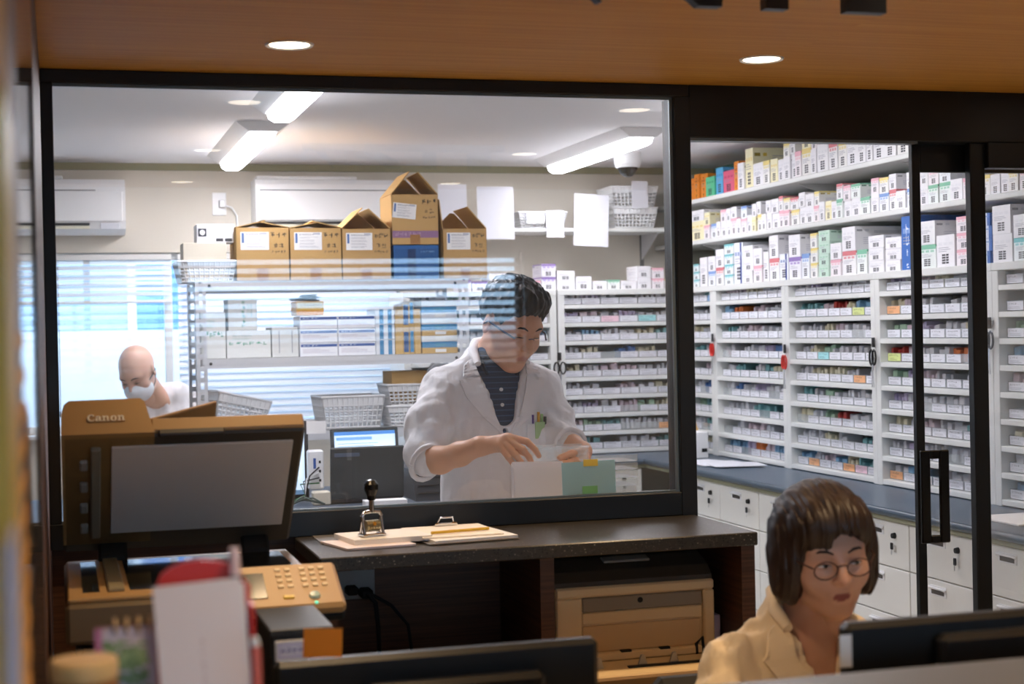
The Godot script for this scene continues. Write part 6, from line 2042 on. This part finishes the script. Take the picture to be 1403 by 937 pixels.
	for p in pens:
		part(t, "pen", tube([Vector3(p[0], 1.215, pz), Vector3(p[0] + 0.002, 1.272 + p[2], pz - 0.002)], 0.0042, 8), mat(p[1], 0.4))
	part(t, "pen_case", bx(0.03, 0.05, 0.005, 0.002), mat(rgb(176, 210, 150), 0.5), Vector3(1.36, 1.252, pz + 0.003))
	# cuffs
	part(t, "sleeve_cuff", tube(ring_at(Vector3(0.998, 1.176, -4.368), Vector3(0.35, -0.3, 0.75), 0.052), 0.008, 8), M.coat)
	part(t, "sleeve_cuff", tube(ring_at(Vector3(1.437, 1.206, -4.385), Vector3(0.1, -0.1, 0.9), 0.049), 0.008, 8), M.coat)
	# trousers and shoes below the coat
	var tr := Field.new(Vector3(1.0, 0.0, -4.75), Vector3(1.52, 0.98, -4.3), 0.016)
	for s in [-1, 1]:
		tr.cap(Vector3(1.258 + s * 0.085, 0.88, -4.56), Vector3(1.258 + s * 0.09, 0.48, -4.55), 0.1, 0.075, 0.02)
		tr.cap(Vector3(1.258 + s * 0.09, 0.48, -4.55), Vector3(1.258 + s * 0.09, 0.1, -4.57), 0.073, 0.06, 0.01)
	var tn := net()
	tr.mesh_into(tn)
	part(t, "trousers", net_mesh(tn), mat(rgb(50, 52, 60), 0.8))
	# the small table he works at, and what lies on it
	var tb := thing("dispensing_table", "white dispensing table just behind the glass", "table", Vector3(1.2, 0, -4.15))
	span(tb, "table_top", Vector3(-0.3, 0.98, -0.17), Vector3(0.34, 1.0, 0.17), M.white_paint, 0.003)
	for x in [-0.28, 0.3]:
		for z in [-0.15, 0.13]:
			span(tb, "leg", Vector3(x, 0, z), Vector3(x + 0.04, 0.98, z + 0.04), M.steel)
	var bag := thing("paper_bag", "white paper medicine bag standing before the pharmacist", "bag", Vector3(1.25, 1.0, -4.1))
	part(bag, "front", prism([Vector2(-0.072, 0), Vector2(0.074, 0), Vector2(0.072, 0.172), Vector2(-0.07, 0.176)], 0.012, 0.0135), mat(rgb(240, 236, 240), 0.75))
	part(bag, "back", prism([Vector2(-0.072, 0), Vector2(0.074, 0), Vector2(0.074, 0.186), Vector2(-0.07, 0.19)], -0.0135, -0.012), mat(rgb(240, 236, 240), 0.75))
	for s in [-1, 1]:
		part(bag, "gusset", prism([Vector2(-0.012, 0), Vector2(0.012, 0), Vector2(0.012, 0.172), Vector2(-0.012, 0.186)], -0.0008, 0.0008, Transform3D(Basis(Vector3.UP, -PI / 2), Vector3(s * 0.0725, 0, 0))), mat(rgb(232, 228, 232), 0.75))
	var cs := thing("clear_case", "clear plastic case held between the pharmacist's hands", "case", Vector3(1.325, 1.168, -4.215), -0.05)
	var w := 0.1
	span(cs, "floor", Vector3(-w, 0, -0.05), Vector3(w, 0.002, 0.03), M.clear)
	span(cs, "wall", Vector3(-w, 0.002, 0.028), Vector3(w, 0.05, 0.03), M.clear)
	span(cs, "wall", Vector3(-w, 0.002, -0.05), Vector3(w, 0.05, -0.048), M.clear)
	span(cs, "wall", Vector3(-w, 0.002, -0.048), Vector3(-w + 0.002, 0.05, 0.028), M.clear)
	span(cs, "rim", Vector3(-w - 0.004, 0.048, 0.026), Vector3(w + 0.004, 0.053, 0.034), M.clear)
	span(cs, "rim", Vector3(-w - 0.004, 0.048, -0.054), Vector3(w + 0.004, 0.053, -0.046), M.clear)
	var c2 := thing("clear_tray", "stack of clear plastic trays right of the pharmacist's hand", "tray", Vector3(1.435, 1.0, -4.06))
	for k in 4:
		var l := span(c2, "tray_layer", Vector3(-0.06, 0.12 + k * 0.022, -0.06), Vector3(0.07, 0.122 + k * 0.022, 0.05), M.clear)
		part(l, "tray_edge", bx(0.132, 0.018, 0.002), M.clear, Vector3(0, 0.009, 0.055))
	span(c2, "tray_base", Vector3(-0.058, 0.001, -0.058), Vector3(0.068, 0.12, 0.048), M.clear)

func ring_at(c: Vector3, axis: Vector3, r: float) -> Array:
	var d := axis.normalized()
	var u := d.cross(Vector3.UP).normalized()
	var v := d.cross(u)
	var pts := []
	for k in 17:
		var a := TAU * k / 16.0
		pts.append(c + (u * cos(a) + v * sin(a)) * r)
	return pts

# ---------------------------------------------------------------- the seated woman at the reception
func clerk() -> void:
	var ch := thing("office_chair", "dark office chair under the seated woman", "chair", Vector3(1.35, 0, -2.72))
	part(ch, "seat", bx(0.46, 0.07, 0.44, 0.02), M.rubber, Vector3(0, 0.42, 0.0))
	part(ch, "backrest", bx(0.42, 0.36, 0.05, 0.02), M.rubber, Vector3(0, 0.66, -0.25))
	part(ch, "post", tube([Vector3(0, 0.06, 0), Vector3(0, 0.39, 0)], 0.03, 10), M.dark_metal)
	for k in 5:
		var a := TAU * k / 5.0
		part(ch, "foot", tube([Vector3(0, 0.07, 0), Vector3(cos(a) * 0.26, 0.035, sin(a) * 0.26)], [0.03, 0.02], 8), M.dark_metal)
	var t := thing("person", "seated person with short brown hair and glasses in a cream coat", "person", Vector3.ZERO)
	var sk := rgb(202, 154, 130).srgb_to_linear()
	var lip := rgb(142, 72, 66).srgb_to_linear()
	var out := net()
	var hx := Transform3D(Basis(Vector3.UP, deg_to_rad(-8)) * Basis(Vector3.RIGHT, deg_to_rad(8)) * Basis(Vector3.BACK, deg_to_rad(4)), Vector3(1.36, 1.128, -2.645))
	hx.basis = hx.basis.scaled_local(Vector3(0.95, 0.95, 0.95))
	head_field(1.0, 0.004).mesh_into(out, hx, sk, lip)
	var bf := Field.new(Vector3(1.0, 0.0, -2.95), Vector3(1.72, 1.05, -2.1), 0.016)
	bf.cap(Vector3(1.356, 1.06, -2.69), Vector3(1.35, 0.94, -2.71), 0.046, 0.056, 0.03)
	bf.ell(Vector3(1.35, 0.8, -2.72), Vector3(0.13, 0.18, 0.085), 0.05)
	bf.ell(Vector3(1.35, 0.56, -2.72), Vector3(0.15, 0.12, 0.12), 0.06)
	for s in [-1, 1]:
		bf.cap(Vector3(1.35 + s * 0.09, 0.53, -2.68), Vector3(1.35 + s * 0.11, 0.53, -2.3), 0.075, 0.055, 0.03)
		bf.cap(Vector3(1.35 + s * 0.11, 0.53, -2.3), Vector3(1.35 + s * 0.11, 0.09, -2.32), 0.05, 0.036, 0.02)
		bf.cap(Vector3(1.35 + s * 0.11, 0.045, -2.34), Vector3(1.35 + s * 0.12, 0.04, -2.18), 0.036, 0.032, 0.02)
		bf.cap(Vector3(1.35 + s * 0.17, 0.9, -2.7), Vector3(1.35 + s * 0.22, 0.74, -2.58), 0.036, 0.033, 0.02)
	bf.mesh_into(out, Transform3D(), sk)
	for s in [-1, 1]:
		var x: float = 1.35 + s * 0.2
		var d: float = -s
		var hf := Field.new(Vector3(x - 0.09, 0.69, -2.64), Vector3(x + 0.09, 0.82, -2.2), 0.005)
		hf.cap(Vector3(x + s * 0.02, 0.74, -2.58), Vector3(x - s * 0.02, 0.755, -2.38), 0.034, 0.024, 0.02)
		hf.cap(Vector3(x - s * 0.02, 0.755, -2.38), Vector3(x - s * 0.02, 0.752, -2.32), 0.024, 0.022, 0.01)
		for k in 4:
			var o: float = (k - 1.5) * 0.019
			hf.chain([Vector3(x - s * 0.02 + o, 0.753, -2.31), Vector3(x - s * 0.02 + o * 1.1, 0.758, -2.275), Vector3(x - s * 0.02 + o * 1.1, 0.748, -2.25), Vector3(x - s * 0.02 + o * 1.1, 0.733, -2.24 + absf(k - 1.3) * -0.006)], 0.0098, 0.0072, 0.003)
		hf.chain([Vector3(x - s * 0.035, 0.75, -2.36), Vector3(x + d * 0.06, 0.745, -2.33), Vector3(x + d * 0.068, 0.738, -2.3)], 0.012, 0.0085, 0.005)
		hf.mesh_into(out, Transform3D(), sk)
	part(t, "body", net_mesh(out), skin_mat())
	eyes(t, hx, 0.8, rgb(44, 28, 22), 0.002)
	spectacles(t, hx, mat(rgb(96, 70, 60), 0.3, 0.6), true)
	var hr := Field.new(Vector3(-0.13, -0.13, -0.16), Vector3(0.13, 0.18, 0.14), 0.0045)
	hr.ell(Vector3(0, 0.034, -0.022), Vector3(0.1, 0.102, 0.112), 0.01)
	hr.ell(Vector3(-0.078, -0.03, -0.005), Vector3(0.032, 0.085, 0.062), 0.03)
	hr.ell(Vector3(0.078, -0.028, -0.015), Vector3(0.03, 0.085, 0.058), 0.03)
	hr.ell(Vector3(0, -0.04, -0.07), Vector3(0.082, 0.08, 0.05), 0.03)
	hr.ell(Vector3(0.0, 0.068, 0.052), Vector3(0.075, 0.048, 0.054), 0.03)
	hr.ell(Vector3(0.012, -0.066, 0.09), Vector3(0.066, 0.098, 0.078), 0.014, true)
	hr.ell(Vector3(0.034, 0.012, 0.105), Vector3(0.026, 0.06, 0.05), 0.014, true, Basis(Vector3.BACK, 0.75))
	hr.plane_cut(Vector3(0, -1, 0.15).normalized(), 0.1, 0.02)
	hr.ripple(noise(14, 40.0), 0.0055, Vector3(3.2, 0.22, 0.3), 0.03)
	var hn := net()
	hr.mesh_into(hn, hx)
	part(t, "hair", net_mesh(hn), mat(rgb(44, 28, 20), 0.5))
	var ct := Field.new(Vector3(1.06, 0.4, -2.92), Vector3(1.66, 1.06, -2.35), 0.009)
	ct.ell(Vector3(1.35, 0.8, -2.72), Vector3(0.168, 0.2, 0.118), 0.03)
	ct.cap(Vector3(1.23, 0.925, -2.72), Vector3(1.47, 0.925, -2.72), 0.052, 0.052, 0.05)
	ct.ell(Vector3(1.35, 0.58, -2.72), Vector3(0.175, 0.2, 0.14), 0.05)
	ct.cap(Vector3(1.31, 0.985, -2.73), Vector3(1.39, 0.985, -2.73), 0.045, 0.045, 0.03)
	for s in [-1, 1]:
		ct.cap(Vector3(1.35 + s * 0.155, 0.905, -2.715), Vector3(1.35 + s * 0.215, 0.74, -2.6), 0.058, 0.055, 0.03)
		ct.cap(Vector3(1.35 + s * 0.215, 0.74, -2.6), Vector3(1.35 + s * 0.19, 0.755, -2.44), 0.053, 0.042, 0.02)
	ct.ripple(noise(28, 14.0), 0.014, Vector3(1.6, 0.6, 1.0), 0.04)
	ct.cap(Vector3(1.352, 1.09, -2.68), Vector3(1.35, 0.97, -2.7), 0.064, 0.056, 0.006, true)
	for k in 8:
		var u := float(k) / 7.0
		ct.cap(Vector3(1.352, lerpf(0.8, 0.98, u), -2.4), Vector3(1.352, lerpf(0.8, 0.98, u), -2.635 - 0.03 * u), 0.008 + 0.035 * u, 0.008 + 0.035 * u, 0.004, true)
	var cn := net()
	ct.mesh_into(cn)
	var cream := mat(rgb(238, 220, 192), 0.8)
	part(t, "coat", net_mesh(cn), cream)
	part(t, "lapel", drape(ct, [Vector2(1.288, 1.0), Vector2(1.292, 0.94), Vector2(1.325, 0.86), Vector2(1.344, 0.79)], [Vector2(1.262, 0.98), Vector2(1.235, 0.93), Vector2(1.28, 0.86), Vector2(1.336, 0.788)], 0.011, 0.006), cream)
	part(t, "lapel", drape(ct, [Vector2(1.416, 1.0), Vector2(1.412, 0.94), Vector2(1.38, 0.86), Vector2(1.36, 0.79)], [Vector2(1.442, 0.98), Vector2(1.468, 0.93), Vector2(1.424, 0.86), Vector2(1.37, 0.788)], 0.011, 0.006), cream)
	part(t, "collar", tube([Vector3(1.288, 0.985, -2.655), Vector3(1.285, 1.012, -2.7), Vector3(1.31, 1.035, -2.76), Vector3(1.352, 1.04, -2.775), Vector3(1.394, 1.035, -2.76), Vector3(1.418, 1.012, -2.7), Vector3(1.416, 0.985, -2.655)], [0.01, 0.014, 0.017, 0.017, 0.017, 0.014, 0.01], 8), cream)
	var tr := Field.new(Vector3(1.1, 0.05, -2.9), Vector3(1.62, 0.68, -2.2), 0.016)
	for s in [-1, 1]:
		tr.cap(Vector3(1.35 + s * 0.085, 0.55, -2.7), Vector3(1.35 + s * 0.11, 0.54, -2.3), 0.095, 0.07, 0.02)
		tr.cap(Vector3(1.35 + s * 0.11, 0.53, -2.3), Vector3(1.35 + s * 0.11, 0.12, -2.32), 0.066, 0.055, 0.01)
	var tn := net()
	tr.mesh_into(tn)
	part(t, "trousers", net_mesh(tn), mat(rgb(50, 46, 50), 0.8))

# ---------------------------------------------------------------- the masked man at the back
func masked_man() -> void:
	var t := thing("person", "bald person in a white coat and face mask bending down at the back", "person", Vector3(0.014, -0.006, -0.28))
	var sk := rgb(222, 178, 156).srgb_to_linear()
	var out := net()
	var hx := Transform3D(Basis(Vector3.UP, deg_to_rad(-30)) * Basis(Vector3.RIGHT, deg_to_rad(34)) * Basis(Vector3.BACK, deg_to_rad(6)), Vector3(0.335, 1.395, -7.2))
	head_field(0.0, 0.0065).mesh_into(out, hx, sk)
	var bf := Field.new(Vector3(0.1, 0.0, -7.75), Vector3(0.85, 1.42, -6.95), 0.018)
	bf.cap(Vector3(0.37, 1.3, -7.26), Vector3(0.45, 1.25, -7.35), 0.052, 0.058, 0.03)
	bf.ell(Vector3(0.49, 1.08, -7.4), Vector3(0.13, 0.17, 0.1), 0.05)
	bf.ell(Vector3(0.52, 0.86, -7.42), Vector3(0.13, 0.15, 0.1), 0.05)
	for s in [-1, 1]:
		bf.cap(Vector3(0.52 + s * 0.08, 0.84, -7.42), Vector3(0.52 + s * 0.09, 0.46, -7.4), 0.075, 0.052, 0.03)
		bf.cap(Vector3(0.52 + s * 0.09, 0.46, -7.4), Vector3(0.52 + s * 0.09, 0.08, -7.42), 0.05, 0.036, 0.02)
		bf.cap(Vector3(0.52 + s * 0.09, 0.045, -7.43), Vector3(0.5 + s * 0.1, 0.04, -7.27), 0.038, 0.034, 0.02)
	bf.cap(Vector3(0.36, 1.2, -7.33), Vector3(0.3, 0.99, -7.24), 0.044, 0.038, 0.02)
	bf.cap(Vector3(0.61, 1.2, -7.4), Vector3(0.64, 0.98, -7.3), 0.044, 0.038, 0.02)
	bf.mesh_into(out, Transform3D(), sk)
	for s in [-1, 1]:
		var x: float = 0.3 if s < 0 else 0.62
		var hf := Field.new(Vector3(x - 0.1, 0.85, -7.34), Vector3(x + 0.1, 1.03, -6.94), 0.006)
		hf.cap(Vector3(x, 0.985, -7.25), Vector3(x, 0.94, -7.09), 0.036, 0.026, 0.02)
		hf.cap(Vector3(x, 0.94, -7.09), Vector3(x, 0.932, -7.03), 0.024, 0.022, 0.01)
		for k in 4:
			var o: float = (k - 1.5) * 0.02
			hf.chain([Vector3(x + o, 0.932, -7.02), Vector3(x + o * 1.1, 0.93, -6.99), Vector3(x + o * 1.1, 0.918, -6.97)], 0.01, 0.0078, 0.003)
		hf.chain([Vector3(x - s * 0.02, 0.935, -7.07), Vector3(x - s * 0.045, 0.925, -7.03), Vector3(x - s * 0.05, 0.915, -7.0)], 0.012, 0.009, 0.005)
		hf.mesh_into(out, Transform3D(), sk)
	part(t, "body", net_mesh(out), skin_mat())
	eyes(t, hx, 0.3, rgb(70, 70, 72))
	var mk := Field.new(Vector3(-0.09, -0.13, 0.0), Vector3(0.09, 0.02, 0.15), 0.005)
	mk.ell(Vector3(0, -0.06, 0.045), Vector3(0.07, 0.062, 0.072), 0.01)
	mk.cap(Vector3(0, -0.02, 0.085), Vector3(0, -0.035, 0.105), 0.014, 0.016, 0.02)
	mk.plane_cut(Vector3(0, 0.2, -1).normalized(), -0.03)
	mk.plane_cut(Vector3(0, 1, -0.25).normalized(), -0.035)
	var mn := net()
	mk.mesh_into(mn, hx)
	part(t, "face_mask", net_mesh(mn), mat(rgb(232, 236, 240), 0.9))
	var straps := begin()
	for s in [-1, 1]:
		add_tube(straps, [hx * Vector3(s * 0.06, -0.03, 0.06), hx * Vector3(s * 0.078, -0.012, 0.01), hx * Vector3(s * 0.082, 0.0, -0.02)], 0.0022, 5)
		add_tube(straps, [hx * Vector3(s * 0.058, -0.085, 0.045), hx * Vector3(s * 0.074, -0.05, 0.005), hx * Vector3(s * 0.082, 0.0, -0.02)], 0.0022, 5)
	part(t, "mask_strap", straps.commit(), mat(rgb(90, 110, 120), 0.8))
	var ct := Field.new(Vector3(0.16, 0.5, -7.68), Vector3(0.84, 1.36, -7.1), 0.012)
	ct.ell(Vector3(0.485, 1.09, -7.4), Vector3(0.175, 0.19, 0.13), 0.03)
	ct.ell(Vector3(0.52, 0.84, -7.42), Vector3(0.18, 0.26, 0.14), 0.05)
	ct.cap(Vector3(0.38, 1.235, -7.36), Vector3(0.6, 1.255, -7.41), 0.066, 0.066, 0.05)
	ct.cap(Vector3(0.43, 1.28, -7.34), Vector3(0.52, 1.29, -7.37), 0.052, 0.052, 0.04)
	ct.cap(Vector3(0.355, 1.2, -7.34), Vector3(0.3, 0.99, -7.25), 0.068, 0.058, 0.03)
	ct.cap(Vector3(0.3, 0.99, -7.25), Vector3(0.3, 0.965, -7.17), 0.056, 0.046, 0.02)
	ct.cap(Vector3(0.62, 1.2, -7.41), Vector3(0.64, 0.98, -7.3), 0.068, 0.058, 0.03)
	ct.cap(Vector3(0.64, 0.98, -7.3), Vector3(0.63, 0.965, -7.2), 0.056, 0.046, 0.02)
	ct.ripple(noise(48, 9.0), 0.014, Vector3(1.3, 0.8, 1.0), 0.05)
	var cn := net()
	ct.mesh_into(cn)
	part(t, "coat", net_mesh(cn), M.coat)
	var tr := Field.new(Vector3(0.26, 0.0, -7.68), Vector3(0.78, 0.9, -7.2), 0.018)
	for s in [-1, 1]:
		tr.cap(Vector3(0.52 + s * 0.085, 0.8, -7.42), Vector3(0.52 + s * 0.09, 0.46, -7.4), 0.1, 0.075, 0.02)
		tr.cap(Vector3(0.52 + s * 0.09, 0.46, -7.4), Vector3(0.52 + s * 0.09, 0.1, -7.42), 0.073, 0.06, 0.01)
	var tn := net()
	tr.mesh_into(tn)
	part(t, "trousers", net_mesh(tn), mat(rgb(60, 60, 66), 0.8))
